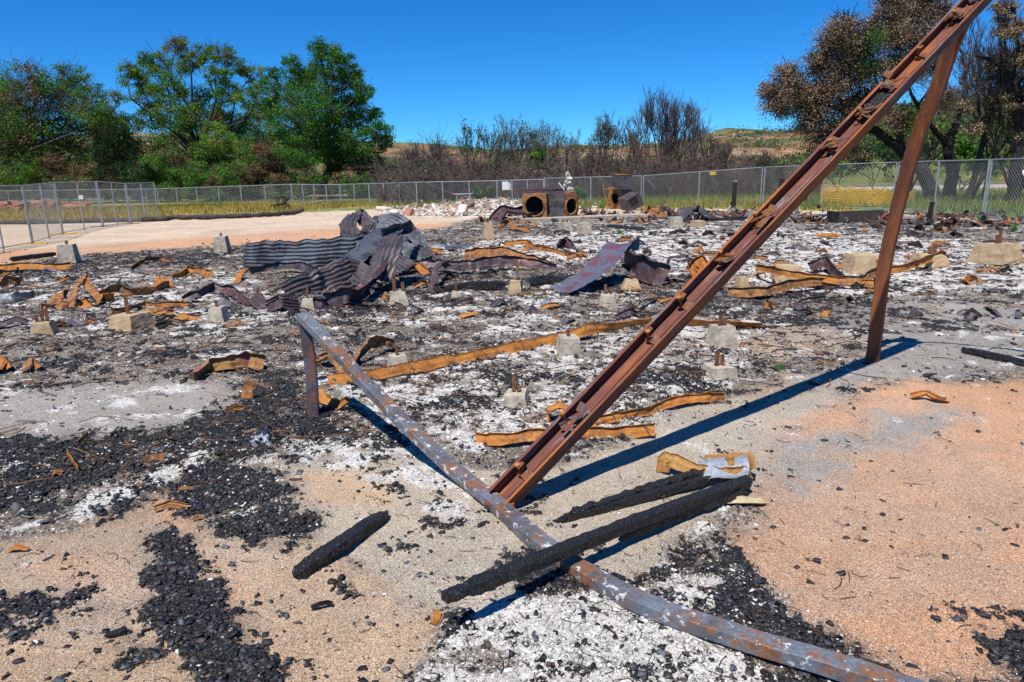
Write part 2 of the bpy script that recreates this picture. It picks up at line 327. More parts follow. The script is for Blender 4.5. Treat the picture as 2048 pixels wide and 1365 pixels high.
def zones(x, y, fine=True):
    x = np.asarray(x, float); y = np.asarray(y, float); r = np.hypot(x, y)
    wx = x+.10*fbm(x*1.6, y*1.6, o=4, s=3)+.02*r*fbm(x*.4, y*.4, o=3, s=5); wy = y+.10*fbm(x*1.6, y*1.6, o=4, s=8)+.02*r*fbm(x*.4, y*.4, o=3, s=9)
    nz = fbm(x*3.1, y*3.1, o=6, s=21); nz2 = fbm(x*.9, y*.9, o=6, s=31); n = len(x); nf0 = fbm(x*12, y*12, o=3, s=35)
    col = np.tile(np.array(GRN), (n, 1)); ash = np.zeros(n); ch = np.zeros(n); inside = None
    soilw = []
    for i, (c, pts, soft, clear) in enumerate(SOIL):
        w = sst(polyw(wx, wy, pts, soft)+.65*nz2+.55*nz+.35*nf0, -.7, .9); col = col*(1-w[:, None])+np.array(c)*w[:, None]; soilw.append((w, clear))
        if i == 2: inside = w
    burn = inside.copy()
    for w, c in soilw[3:]: burn *= 1-w*c
    nf = fbm(x*7.3, y*7.3, o=5, s=41); nr = fbm(x*1.7+.3*nz, y*4.1, o=6, s=47)      # nr: wind- and rake-drawn streaks
    for wt, pts, soft in ASH:
        w = sst(polyw(wx, wy, pts, soft), -1, 1)*wt; ash = np.maximum(ash, w)
    for wt, pts, soft in CHAR:
        w = sst(polyw(wx, wy, pts, soft*2.6), -1.3, 1)*wt; ch = np.maximum(ch, w)
    ash = np.maximum(ash, burn*.30); ch = np.maximum(ch, burn*.36)
    A = sst(ash+.40*nr+.34*nf+.10*nf0-.06, .30, .78); C = sst(ch*1.05+.34*fbm(x*2.3, y*3.7, o=6, s=55)+.40*fbm(x*9, y*9, o=5, s=57)+.22*fbm(x*34, y*34, o=3, s=58)-.05, .34, .76)
    pw = (sst(ash+.25*nz2, .25, .9)*.45)[:, None]; col = col*(1-pw)+np.array([.44, .41, .365])*pw; pc = (sst(ch+.25*nz, .2, .9)*.62)[:, None]; col = col*(1-pc)+np.array([.085, .078, .075])*pc
    vv = sst(fbm(x*.55+3, y*1.1, o=6, s=37), .05, .6)[:, None]*.35; col = col*(1-vv)+np.array([.36, .32, .28])*vv
    col = col*(1+.14*nz2+.10*nf)[:, None]
    return col, np.clip(A*1.0, 0, 1), np.clip(C, 0, 1), ash, ch, burn
def height(x, y, A=None, C=None, burn=None):
    r = np.hypot(x, y)
    z = .012*fbm(x*.7, y*.7, o=3, s=61)+.005*fbm(x*5, y*5, o=4, s=63)
    if A is None: _, A, C, _, _, burn = zones(x, y)
    z = z+burn*(.035*fbm(x*1.3, y*1.3, o=4, s=65)+.012*fbm(x*6, y*6, o=4, s=67))
    z = z+A*(.006+.012*np.abs(fbm(x*9, y*9, o=4, s=71)))+C*(.010+.018*np.abs(fbm(x*11, y*11, o=4, s=73)))
    return z*sst(r, 0, 1.5)*(1-sst(r, 60, 95))
rr = np.concatenate([[.3, .8, 1.2], np.exp(np.arange(np.log(1.5), np.log(32), .0075)), np.exp(np.arange(np.log(32.2), np.log(130), .02)), [150, 190, 260, 400, 650, 1000]])
az = np.concatenate([np.linspace(-math.pi, -.80, 40)[:-1], np.arange(-.80, .80, .0034), np.linspace(.80, math.pi, 40)[:-1]])
RR, AZ = np.meshgrid(rr, az, indexing='ij'); gx = (RR*np.sin(AZ)).ravel(); gy = (RR*np.cos(AZ)).ravel()
gc, gA, gC, g_a, g_c, gB = zones(gx, gy); gz = height(gx, gy, gA, gC, gB)
na = len(az); nr_ = len(rr); I = np.arange(nr_-1)[:, None]*na; J = np.arange(na)[None]; J2 = (J+1) % na
quads = np.stack([I+J, I+J2, I+na+J2, I+na+J], -1).reshape(-1, 4)[:, ::-1]
def ground_mat():
    n = NT('burnt_ground', .95, .15); co = n.attr('Col', 'Color'); a = n.attr('ash'); c = n.attr('char'); bu = n.attr('burn')
    # grit: each grain its own tone
    g = n.vor(230, out='Color'); g2 = n.vor(95, out='Color'); gs = n.t.nodes.new('ShaderNodeSeparateColor'); n.put(gs.inputs[0], g); gs2 = n.t.nodes.new('ShaderNodeSeparateColor'); n.put(gs2.inputs[0], g2)
    soil = n.mix(n.ramp(gs.outputs[0], .0, 1.), n.mix(1., co, (.62, .60, .58), 'MULTIPLY'), n.mix(1., co, (1.26, 1.24, 1.22), 'MULTIPLY'))
    soil = n.mix(n.ramp(gs.outputs[1], .955, .97), soil, (.60, .56, .50)); soil = n.mix(n.ramp(gs.outputs[2], .93, .95), soil, (.09, .08, .08))
    soil = n.mix(n.math('MULTIPLY', n.ramp(gs2.outputs[0], .93, .95), bu), soil, (.58, .56, .52)); soil = n.mix(n.math('MULTIPLY', n.ramp(gs2.outputs[1], .84, .87), bu), soil, (.045, .04, .04))
    nz = n.noise(17, 8, .72); nm = n.noise(4.3, 9, .72)
    am = n.ramp(n.math('ADD', a, n.math('MULTIPLY', n.math('SUBTRACT', nz, .5), 2.0)), .25, .78)
    ashc = n.mix(n.ramp(nm, .35, .65), (.48, .455, .42), (.72, .70, .67)); ashc = n.mix(n.ramp(n.noise(46, 6, .8), .51, .60), ashc, (.19, .18, .17))
    base = n.mix(am, soil, ashc)
    cm = n.ramp(n.math('ADD', c, n.math('MULTIPLY', n.math('SUBTRACT', n.noise(23, 8, .75, n.map((1, 1, 1), loc=(4, 4, 0))), .5), 2.2)), .34, .72)
    chc = n.mix(n.ramp(n.noise(60, 4, .7), .3, .7), (.012, .012, .014), (.045, .042, .044))
    base = n.mix(cm, base, chc); n.col(base)
    h = n.math('ADD', n.math('MULTIPLY', gs.outputs[0], .25), n.math('ADD', n.math('MULTIPLY', nz, n.math('ADD', .5, a)), n.math('MULTIPLY', n.noise(70, 6, .75), .7)))
    n.bump(h, .012, 1.0); return n.m
ground = npmesh('ground', np.stack([gx, gy, gz], 1), quads, ground_mat(), gc, {'ash': gA, 'char': gC, 'burn': gB}, smooth=True)
tag(ground, kind='structure')
def zat(x, y): return float(height(np.array([x]), np.array([y]))[0])

# ------------------------------------------------------------------ loose matter nobody could count
def chunks(name, n, rlo, rhi, accept, size, cols, mat, flat=.6, label=None, azr=.74, jit=.33, lift=.25, cell=None, elong=1.6):
    r = np.exp(rng.uniform(np.log(rlo), np.log(rhi), n)); a = rng.uniform(-azr, azr, n); x = r*np.sin(a); y = r*np.cos(a)
    col, A, C, wa, wc, bu = zones(x, y); keep = rng.random(n) < accept(x, y, col, A, C, wa, wc, bu)
    x, y, r, A, C, bu = x[keep], y[keep], r[keep], A[keep], C[keep], bu[keep]; z = height(x, y, A, C, bu); m = len(x)
    s = size(r, rng.random(m)); base = np.array([[i, j, k] for k in (-1, 1) for j in (-1, 1) for i in (-1, 1)], float)*.5
    V = base[None]*np.stack([s*rng.uniform(.8, elong, m), s*rng.uniform(.6, 1.1, m), s*flat*rng.uniform(.5, 1.2, m)], 1)[:, None, :]
    V[:, 4:, :2] *= rng.uniform(.45, .95, (m, 1, 1)); V = V+rng.normal(0, 1, V.shape)*(s*jit*.5)[:, None, None]*np.array([1, 1, flat])
    th = rng.uniform(0, 2*math.pi, m); ct, st = np.cos(th), np.sin(th); tx = rng.normal(0, .3, m)
    X = V[..., 0]*ct[:, None]-V[..., 1]*st[:, None]; Y = V[..., 0]*st[:, None]+V[..., 1]*ct[:, None]; Z = V[..., 2]+X*tx[:, None]*.5
    V = np.stack([X+x[:, None], Y+y[:, None], Z+(z+s*flat*lift)[:, None]], -1)
    Fb = np.array([(0, 2, 3, 1), (4, 5, 7, 6), (0, 1, 5, 4), (1, 3, 7, 5), (3, 2, 6, 7), (2, 0, 4, 6)])
    Fs = (Fb[None]+np.arange(m)[:, None, None]*8).reshape(-1, 4); cc = np.array(cols)[rng.integers(0, len(cols), m)]*rng.uniform(.75, 1.25, (m, 1))
    o = npmesh(name, V.reshape(-1, 3), Fs, mat, np.repeat(cc, 8, 0)); tag(o, label, kind='stuff'); return m
nA = chunks('charcoal_debris', 300000, 1.7, 26, lambda x, y, c, A, C, wa, wc, bu: np.clip(C*.95+.05*bu-.15*(wa > .9), 0, 1), lambda r, u: (.004+.013*u**3)*(1+r*.085), [(.012, .012, .014), (.022, .022, .026), (.05, .05, .06), (.016, .014, .014), (.09, .09, .105), (.012, .012, .014), (.02, .018, .02), (.012, .012, .014), (.02, .02, .02), (.10, .07, .055)], M['coal'], .55, 'black charcoal crumbs strewn over the burnt ground', jit=.5, elong=2.2)  # bluish greys in this palette paint the glints of charcoal onto some crumbs
nB = chunks('charcoal_debris', 60000, 1.7, 14, lambda x, y, c, A, C, wa, wc, bu: np.clip(.05+wc*.45+.12*A+.15*bu, 0, 1)*(.25+sst(fbm(x*3, y*3, o=4, s=88), -.1, .5)), lambda r, u: (.0035+.020*u**6)*(1+r*.10), [(.012, .012, .014), (.02, .02, .024), (.03, .03, .035), (.10, .12, .15), (.014, .012, .012)], M['coal'], .5, 'stray black and slate flakes on the bare gravel')
nC = chunks('ash_crumbs', 190000, 1.7, 26, lambda x, y, c, A, C, wa, wc, bu: np.clip(A*.75+.10*bu+.10*C, 0, 1), lambda r, u: (.003+.011*u**4)*(1+r*.10), [(.66, .64, .60), (.76, .745, .72), (.50, .48, .45), (.60, .56, .50), (.30, .29, .28), (.70, .69, .66)], M['chips'], .4, 'white ash and plaster crumbs over the burnt ground')
nD = chunks('gravel_grit', 120000, 1.7, 9, lambda x, y, c, A, C, wa, wc, bu: np.clip((1-C)*(1-A)*.9, 0, 1), lambda r, u: (.0018+.0034*u**3)*(1+r*.10), [(.50, .40, .29), (.44, .32, .22), (.34, .29, .24), (.60, .54, .46), (.18, .16, .15), (.48, .35, .23), (.50, .33, .2)], M['chips'], .6, 'coarse sandy grit covering the bare ground', lift=.2)
print('chunks', nA, nB, nC, nD)
chunks('field_litter', 52000, 3.5, 30, lambda x, y, c, A, C, wa, wc, bu: np.clip(bu*.8*sst(np.hypot(x, y), 3, 11)*(.35+sst(fbm(x*1.1, y*1.6, o=4, s=99), -.1, .5)), 0, 1), lambda r, u: (.007+.026*u**5)*(1+r*.08), [(.03, .025, .025), (.07, .05, .045), (.20, .09, .04), (.16, .15, .14), (.04, .038, .04), (.30, .26, .22), (.05, .04, .042), (.42, .40, .37), (.02, .02, .02)], M['chips'], .35, 'small burnt scraps, shards and flakes littering the burnt field', jit=.5, elong=4.5)
# twigs, nails and wire bits
def wires(name, n, rlo, rhi, acc, L, wd, cols, mat, label, kind='stuff'):
    r = np.exp(rng.uniform(np.log(rlo), np.log(rhi), n)); a = rng.uniform(-.74, .74, n); x = r*np.sin(a); y = r*np.cos(a); col, A, C, wa, wc, bu = zones(x, y)
    k = rng.random(n) < acc(A, C, bu); x, y, r, A, C, bu = x[k], y[k], r[k], A[k], C[k], bu[k]; z = height(x, y, A, C, bu)+.004; m = len(x); th = rng.uniform(0, 6.28, m)
    l = L*rng.uniform(.3, 1.3, m)*(1+r*.08); w = wd*(1+r*.12); V = []
    bend = rng.normal(0, .5, m); tilt = np.abs(rng.normal(0, .18, m)); prev = None; px, py, pz = x, y, z; V = np.zeros((m, 4, 3, 3)); d = th.copy()
    for s in range(4):
        dx, dy = np.cos(d), np.sin(d); off = [(-dy*w, dx*w, 0*w), (dy*w, -dx*w, 0*w), (0*w, 0*w, 1.6*w)]
        for q, o in enumerate(off): V[:, s, q] = np.stack([px+o[0], py+o[1], pz+o[2]], 1)
        px, py, pz = px+dx*l/3, py+dy*l/3, pz+l/3*tilt*(1 if s < 2 else -1); d = d+bend
    Fb = [(s*3+q, s*3+(q+1) % 3, s*3+3+(q+1) % 3, s*3+3+q) for s in range(3) for q in range(3)]
    Fs = (np.array(Fb)[None]+np.arange(m)[:, None, None]*12).reshape(-1, 4); cc = np.array(cols)[rng.integers(0, len(cols), m)]
    o = npmesh(name, V.reshape(-1, 3), Fs, mat, np.repeat(cc, 12, 0)); tag(o, label, kind=kind)
wires('twigs_and_nails', 5200, 1.7, 22, lambda A, C, bu: .12+.6*bu, .07, .0011, [(.05, .035, .03), (.16, .06, .035), (.10, .05, .04), (.02, .02, .02)], M['chips'], 'rusty nails, wire ends and burnt twigs lying over the ground')

wires('thin_rods', 2600, 4.5, 28, lambda A, C, bu: .9*bu, .22, .0022, [(.05, .035, .03), (.20, .09, .04), (.10, .06, .05), (.02, .02, .02), (.28, .14, .05)], M['chips'], 'thin bent rods and wire tangled over the burnt field')

# ================================================================== HILLS, ROAD
def hill(name, r0, r1, prof, a0, a1, cfun, nr=60, na=420, s=0, z0=-.6):
    """ridge of real height at distance r1: prof = [(px, py of skyline)]"""
    A = np.linspace(a0, a1, na); T = np.linspace(0, 1.25, nr); px = np.array([p[0] for p in prof], float); py = np.array([p[1] for p in prof], float)
    # skyline azimuth / elevation
    ds = np.array([ray(a, b) for a, b in prof]); azs = np.arctan2(ds[:, 0], ds[:, 1]); els = ds[:, 2]/np.hypot(ds[:, 0], ds[:, 1])
    Hh = np.interp(A, azs, els)*r1+H
    TT, AA = np.meshgrid(T, A, indexing='ij'); R_ = r0+(r1-r0)*TT; x = R_*np.sin(AA); y = R_*np.cos(AA)
    f = np.where(TT <= 1, sst(TT)*.75+.25*TT, 1-.9*(TT-1)); n = fbm(x*.02, y*.02, o=5, s=s)
    z = z0+(Hh[None]-z0)*f*(1+.16*n*np.sin(np.clip(TT, 0, 1)*math.pi)); z[0] = z0-1
    I_ = np.arange(nr-1)[:, None]*na; J_ = np.arange(na-1)[None]
    Q = np.stack([I_+J_, I_+na+J_, I_+na+J_+1, I_+J_+1], -1).reshape(-1, 4)[:, ::-1]
    xx, yy, zz = x.ravel(), y.ravel(), z.ravel(); o = npmesh(name, np.stack([xx, yy, zz], 1), Q, M['terrain'], cfun(xx, yy, zz, TT.ravel(), AA.ravel()), smooth=True); return tag(o, kind='structure')
M['terrain'] = colattr('hill_cover', .95, .1, .25, .55, 0)
def far_col(x, y, z, t, a):
    n = fbm(x*.02, y*.02, o=5, s=91); n2 = fbm(x*.05+9, y*.05, z*.05, o=4, s=93); n3 = fbm(x*.3, y*.3, o=4, s=95)
    c = np.array([.105, .135, .055])*(1+.3*n3[:, None]); d = sst(n+.5*n2+.55*sst(a, .12, .3), -.05, .35)[:, None]; c = c*(1-d)+np.array([.30, .165, .09])*d
    e = sst(n2, .35, .5)[:, None]; c = c*(1-e)+np.array([.38, .30, .2])*e; g = sst(fbm(x*.09, y*.09, o=4, s=97), .3, .5)[:, None]; return c*(1-g)+np.array([.05, .07, .035])*g
hill('hill', 150, 430, [(-900, 300), (0, 300), (200, 262), (420, 280), (700, 285), (800, 289), (880, 293), (1000, 300), (1150, 290), (1260, 291), (1330, 286), (1385, 279), (1420, 268), (1452, 259), (1480, 261), (1530, 264), (1560, 266), (1620, 262), (1750, 275), (2700, 280)], -1.15, 1.15, far_col, s=5)
def near_col(x, y, z, t, a):
    n = fbm(x*.05, y*.05, o=5, s=101); n3 = fbm(x*.5, y*.5, o=3, s=103); c = np.array([.145, .165, .045])*(1+.35*n3[:, None]); b = sst(n, .0, .3)[:, None]*(t > .25)[:, None]; c = c*(1-b)+np.array([.045, .07, .03])*b
    r_ = np.hypot(x, y); yw = (sst(t, .02, .06)*(1-sst(t, .20, .30))*sst(fbm(x*.06, y*.25, o=4, s=105), -.25, .2)*sst(a, .56, .62)*sst(np.sin(r_*.35+3*n), -.3, .3))[:, None]; return c*(1-yw)+np.array([.55, .36, .02])*yw
hill('hill', 98, 230, [(1500, 345), (1600, 330), (1700, 300), (1790, 222), (1900, 214), (2048, 196), (2400, 170), (3000, 200)], .33, 1.2, near_col, nr=50, na=240, s=7, z0=-.1)
# road beyond the fence with its pale shoulder
def roadstrip(name, pts, w, z, mat):
    P = smooth_path(pts, 60); T = np.gradient(P, axis=0); S = np.stack([-T[:, 1], T[:, 0], 0*T[:, 0]], 1); S /= np.linalg.norm(S, axis=1)[:, None]
    V = np.vstack([P+S*w/2, P-S*w/2]); V[:, 2] = z; n = len(P); Q = np.array([(i, i+1, n+i+1, n+i) for i in range(n-1)]); return tag(npmesh(name, V, Q[:, ::-1], mat), kind='structure')
M['asphalt'] = mottle('asphalt', (.13, .13, .135), (.16, .16, .16), (.11, .11, .11), .4, bump=0)
M['shoulder'] = mottle('pale_road_dirt', (.46, .40, .33), (.40, .34, .27), (.5, .44, .37), .4, bump=0)
rp = [(22, 68, 0), (40, 70, 0), (60, 68, 0), (90, 62, 0)]
roadstrip('road_shoulder', rp, 16, .02, M['shoulder']); roadstrip('road', [(20, 82, 0), (42, 83.5, 0), (62, 81, 0), (92, 74, 0)], 7, .06, M['asphalt'])

# ================================================================== BENT STEEL FRAME
E_T = G(985, 1003); E_C = G(627, 838)
apex = D(1957, -4, 5.45); foot = G(998, 1003, .05)
fr = thing('bent_steel_frame', (foot[0], foot[1], 0), 'tall rusty steel frame of slanting beam, post and curved tube standing on the ash', 'steel frame')
org = np.array([foot[0], foot[1], 0.])
def fpart(mb, name, mat, parent=fr, o=org): return mb.build(name, mat, parent, org=o)
# channel beam: built along its own Z so that rust streaks run with it
b = unit(apex-foot); L = np.linalg.norm(apex-foot); up = unit(np.array([0, 0, 1.])-b*b[2]); sd = np.cross(b, up); th = math.radians(16)
nrm = up*math.cos(th)+sd*math.sin(th); sde = unit(np.cross(b, nrm))
if sde[1] > 0: sde = -sde                                   # towards the camera side
def beam_obj(name, profs, Lz, mat, parent, origin, X, Yv, Zv, bend=None, n=24, jit=0.0015):
    mb = MB()
    for prof in profs:
        z = np.linspace(0, Lz, n); P = np.stack([0*z, 0*z, z], 1)
        if bend is not None: P[:, 0] += bend[0]*np.sin(z/Lz*math.pi)**1; P[:, 1] += bend[1]*np.sin(z/Lz*math.pi)
        sweep(mb, P, prof, np.array([1., 0, 0]), jit=jit, jf=5)
    ob = mb.build(name, mat, parent)
    ob.matrix_local = Matrix(((X[0], Yv[0], Zv[0], origin[0]-org[0]), (X[1], Yv[1], Zv[1], origin[1]-org[1]), (X[2], Yv[2], Zv[2], origin[2]-org[2]), (0, 0, 0, 1)))
    return ob
W_ = .156; HT = .080; t_ = .007
# U profile open towards nrm (local +Y); local X = sde
Uprof = np.array([(-W_/2, HT/2), (-W_/2, -HT/2), (W_/2, -HT/2), (W_/2, HT/2), (W_/2-.016, HT/2), (W_/2-.016, HT/2-.008), (W_/2-t_, HT/2-.010), (W_/2-t_, -HT/2+t_), (.020, -HT/2+t_), (.014, -HT/2+t_+.018), (.002, -HT/2+t_+.018), (-.004, -HT/2+t_), (-W_/2+t_, -HT/2+t_), (-W_/2+t_, HT/2-.010), (-W_/2+.02, HT/2-.008), (-W_/2+.02, HT/2)])
bz = unit(np.cross(sde, nrm)); 
if np.dot(bz, b) < 0: Uprof = Uprof*np.array([1, 1])
# right-handed frame X=sde, Y=nrm2, Z=b
nrm2 = np.cross(b, sde)
if np.dot(nrm2, nrm) < 0:
    nrm2 = nrm2; Uprof = Uprof*np.array([1, -1])[None]; Uprof = Uprof[::-1]
beam = beam_obj('channel_beam', [Uprof], L+.05, M['beam'], fr, foot, sde, nrm2, b, n=40)
beam['label'] = 'open rust brown channel beam slanting up to the right'
ysg = 1 if np.dot(nrm2, nrm) > 0 else -1
def on_beam(px, py):                                        # distance along the beam of the spot seen at px, py
    best = min(np.linspace(0, L, 600), key=lambda s: (lambda d: np.hypot(*(np.array(prj(foot+b*s))-np.array([px, py]))))(0)); return best
def prj(p):
    v = np.asarray(p)-O; d = v@_f; return 1024+F*(v@_R)/d, 682.5-F*(v@_U)/d
def local_part(mb, name, mat, parent=beam): return mb.build(name, mat, parent)
# clips, tie plates and bolts left along the channel
k = 0
for px, py, kind in [(1050, 945, 0), (1150, 850, 1), (1325, 692, 0), (1392, 625, 2), (1468, 532, 3), (1545, 458, 4), (1680, 308, 3), (1735, 236, 4), (1785, 172, 5), (1850, 110, 0), (1912, 38, 3)]:
    s = on_beam(px, py); mb = MB(); rs = np.random.default_rng(int(px)); yb = (-HT/2+t_)*ysg; yt = HT/2*ysg
    def bx(c, h, tilt=0.0, tz=0.0):
        ct, st = math.cos(tilt), math.sin(tilt); M1 = np.array([[ct, -st, 0], [st, ct, 0], [0, 0, 1]]); c2, s2 = math.cos(tz), math.sin(tz); M2 = np.array([[1, 0, 0], [0, c2, -s2], [0, s2, c2]]); mb.box(c, h, M1@M2, j=.002)
    if kind in (1, 3, 4, 5):
        for q in range(3 if kind != 3 else 2):
            bx((rs.uniform(-.03, .03), yt*rs.uniform(.7, 1.25), s+rs.uniform(-.05, .05)*(2 if kind == 1 else 1)), (rs.uniform(.014, .034), .0025, rs.uniform(.018, .055)), rs.normal(0, .35), rs.normal(0, .35))
        cr = smooth_path([(rs.uniform(-.07, -.04), yt*.8, s-.07), (-.02, yt*1.2, s-.02), (.03, yt*1.35, s+.02), (.05, yt*.9, s+.10)], 12); sweep(mb, cr, thick([(-.008, .005), (0, -.002), (.008, .005)], .0025), np.array([1., 0, .3]), jit=.012, jf=26)
    else:
        bx((rs.uniform(-.01, .03), yb+.02*ysg, s), (.045, .003, .03), rs.normal(0, .2), rs.normal(0, .2)); bx((-.035, yt*.7, s+.01), (.012, .022, .022), .2)
    if kind in (1, 4): 
        for q in range(3): mb.bar((rs.uniform(-.06, .06), yt*.8, s+rs.uniform(-.06, .06)), (rs.uniform(-.06, .06), yt*1.5, s+rs.uniform(-.08, .08)), .0025, 5)
    if kind == 5: bx((-.06, yt*1.6, s+.02), (.028, .024, .022), .5, .4)
    local_part(mb, 'clip', M['clip'] if kind != 1 else M['tube2'])
    if kind in (0, 2, 3, 4, 1):
        mb = MB(); a0 = np.array([rs.uniform(-.045, -.01), yb, s-.02]); d = unit([rs.normal(-.1, .12), 1.0*ysg, rs.normal(.25, .15)]); a1 = a0+d*rs.uniform(.075, .10); mb.bar(a0, a1, .0085, 8); mb.bar(a1-d*.003, a1+d*.012, .017, 6); mb.bar(a0+d*.012, a0+d*.022, .019, 6)
        local_part(mb, 'bolt', M['bolt'])
mb = MB()                                                   # charred wood still bedded in the channel
s0 = on_beam(1755, 212); sweep(mb, np.array([(0, (-HT/2+.03)*ysg, s0-.12+.24*q/10) for q in range(11)]), rect(.10, .05, 4), np.array([1., 0, 0]), jit=.008, jf=30); local_part(mb, 'charred_wood', M['char'])
# tall post, slightly bowed
pf = G(1745, 722); pts_px = [(1745, 722), (1765, 560), (1786, 455), (1829, 293), (1870, 189), (1902, 98), (1944, 5)]
A_, B_ = pf, np.array([apex[0]+.02, apex[1]+.10, 0]); pp = [VP(x, y, A_, B_) for x, y in pts_px]; pp[0] = pf-np.array([0, 0, .06])
Pp = smooth_path(pp, 30); zc = unit(pp[-1]-pp[0]); xs = unit(np.array([.75, -.65, 0])-zc*np.dot([.75, -.65, 0], zc)); ys = np.cross(zc, xs)
mb = MB(); Q = (Pp-pp[0]); loc = np.stack([Q@xs, Q@ys, Q@zc], 1); sweep(mb, loc, rrect(.105, .105, .008), np.array([1., 0, 0]), jit=.002, jf=6)
po = mb.build('tall_post', M['post'], fr); po['label'] = 'bowed orange brown steel post on the right'; po.matrix_local = Matrix(((xs[0], ys[0], zc[0], pp[0][0]-org[0]), (xs[1], ys[1], zc[1], pp[0][1]-org[1]), (xs[2], ys[2], zc[2], pp[0][2]-org[2]), (0, 0, 0, 1)))
# overhead rod running on out to the right
mb = MB(); mb.path(smooth_path([apex+(-.05, .03, -.02), apex+(.46, -.25, .05), apex+(1.15, -.75, -.5), (5.3, 4.3, -.02)], 20), .02, 8); fpart(mb, 'rod', M['tube2'])
# curved tube and short post
cz = .80; C0 = VP(606, 634, E_C, E_T); tp = [VP(x, y, E_C, E_T) for x, y in [(604, 632), (640, 668), (690, 722), (740, 777), (800, 838), (870, 905), (930, 958)]]
tail = [G(985, 1002, .045), G(1070, 1075, .04), G(1160, 1140, .04), G(1320, 1222, .035), G(1480, 1275, .04), G(1640, 1322, .04), G(1800, 1375, .04), G(2000, 1450, .04), G(2300, 1580, .04)]
TP = smooth_path(tp+tail, 70); mb = MB(); S = np.gradient(TP, axis=0); sv = np.stack([S[:, 1], -S[:, 0], 0*S[:, 0]], 1); sweep(mb, TP, rrect(.086, .056, .003), sv, jit=.006, jf=4)
tu = fpart(mb, 'curved_tube', M['tube']); tu['label'] = 'blue grey square tube with peeling rust lying bent across the ground'
mb = MB(); top = TP[0]+np.array([.01, .015, -.02]); sweep(mb, smooth_path([top, (top+E_C)/2+np.array([.015, 0, 0]), E_C-np.array([0, 0, .05])], 12), rrect(.085, .06, .008), unit(np.array([1., .15, 0])), jit=.003, jf=5); fpart(mb, 'short_post', M['tube2'])
mb = MB(); mb.box(foot+np.array([.0, 0, .0]), (.08, .06, .01), j=.003); fpart(mb, 'foot_plate', M['beam'])

# ================================================================== CHARRED TIMBERS
def timber(pts, w, h, label, n=60, jit=.008, group=None, rag=.5, name='charred_timber', roll=0):
    P = smooth_path(pts, n); rs = np.random.default_rng(int(abs(pts[0][0])*1000)); mb = MB(); sc = np.ones(n); m = max(3, n//9); sc[:m] = np.linspace(rag, 1, m)+rs.normal(0, .06, m); sc[-m:] = np.linspace(1, rag*1.2, m)+rs.normal(0, .05, m)
    T = P[-1]-P[0]; s = unit([T[1], -T[0], 0]); prof = rect(w, h, 5)*(1+rs.normal(0, .02, (20, 1)))
    c = P.mean(0); o = np.array([c[0], c[1], 0]); sweep(mb, P, prof, s, scale=sc, jit=jit, jf=24, twist=np.full(n, roll)); 
    ob = mb.build(name, M['char'], org=o); return tag(ob, label, 'timber', group)
timber([G(890, 1196, .20), G(1150, 1092, .145), G(1330, 1022, .11), G(1497, 962, .07)],   .054, .050, 'long black charred timber resting across the blue grey tube', n=110, roll=.1, jit=.005, rag=.8)
mbb = timber([G(1240, 1078, .05), G(1380, 1022, .045), G(1495, 985, .03)], .035, .035, 'thin charred batten lying under the right end of the long timber', n=50)
timber([G(1132, 1034, .03), G(1260, 992, .035), G(1408, 943, .05)], .055, .045, 'alligator-cracked black board, upper one of the pair beside the channel beam foot', n=80, jit=.012, group='pair of charred boards')
timber([G(1113, 1044, .015), G(1270, 1000, .03), G(1422, 957, .045)], .036, .042, 'smoother brown-black charred board in front of the cracked board', n=70, jit=.004, group='pair of charred boards')
timber([G(588, 1153, .02), G(660, 1102, .045), G(775, 1025, .035)], .068, .05, 'short pointed charred timber lying alone on sand left of the tube', n=50, rag=.3)
timber([G(1925, 700, .03), G(1985, 712, .035), G(2130, 745, .03)], .07, .05, 'thin burnt timber lying at the right edge behind the tall post', n=50)
timber([G(210, 1272, .012), G(255, 1262, .012)], .035, .02, 'small charred wood splinter on sand at lower left', n=16, rag=.3)
timber([G(20, 519, .06), G(110, 508, .07)], .12, .1, 'black burnt log lying left of the first concrete pier at the dirt edge', n=30)
timber([G(1215, 452, .06), G(1288, 459, .06)], .14, .1, 'short black burnt log lying in front of the long concrete slab', n=30)
timber([G(1415, 440, .08), G(1490, 437, .08)], .14, .12, 'black burnt log beside the dark bent sheet in front of the far fence', n=30)
LP = smooth_path([G(-60, 446, .1), G(120, 444, .1), G(318, 439, .1), G(330, 436, .13), G(420, 434, .14), G(520, 430, .15), G(590, 425, .17), G(606, 418, .34)], 60); mb = MB(); mb.path(LP+rng.normal(0, .012, LP.shape), .13*(1+.12*rng.normal(0, 1, 60)), 9)
tag(mb.build('fallen_log', M['bark'], smooth=True, org=LP[30]*[1, 1, 0]), 'long thin grey-brown log lying along the edge of the dry grass', 'log')

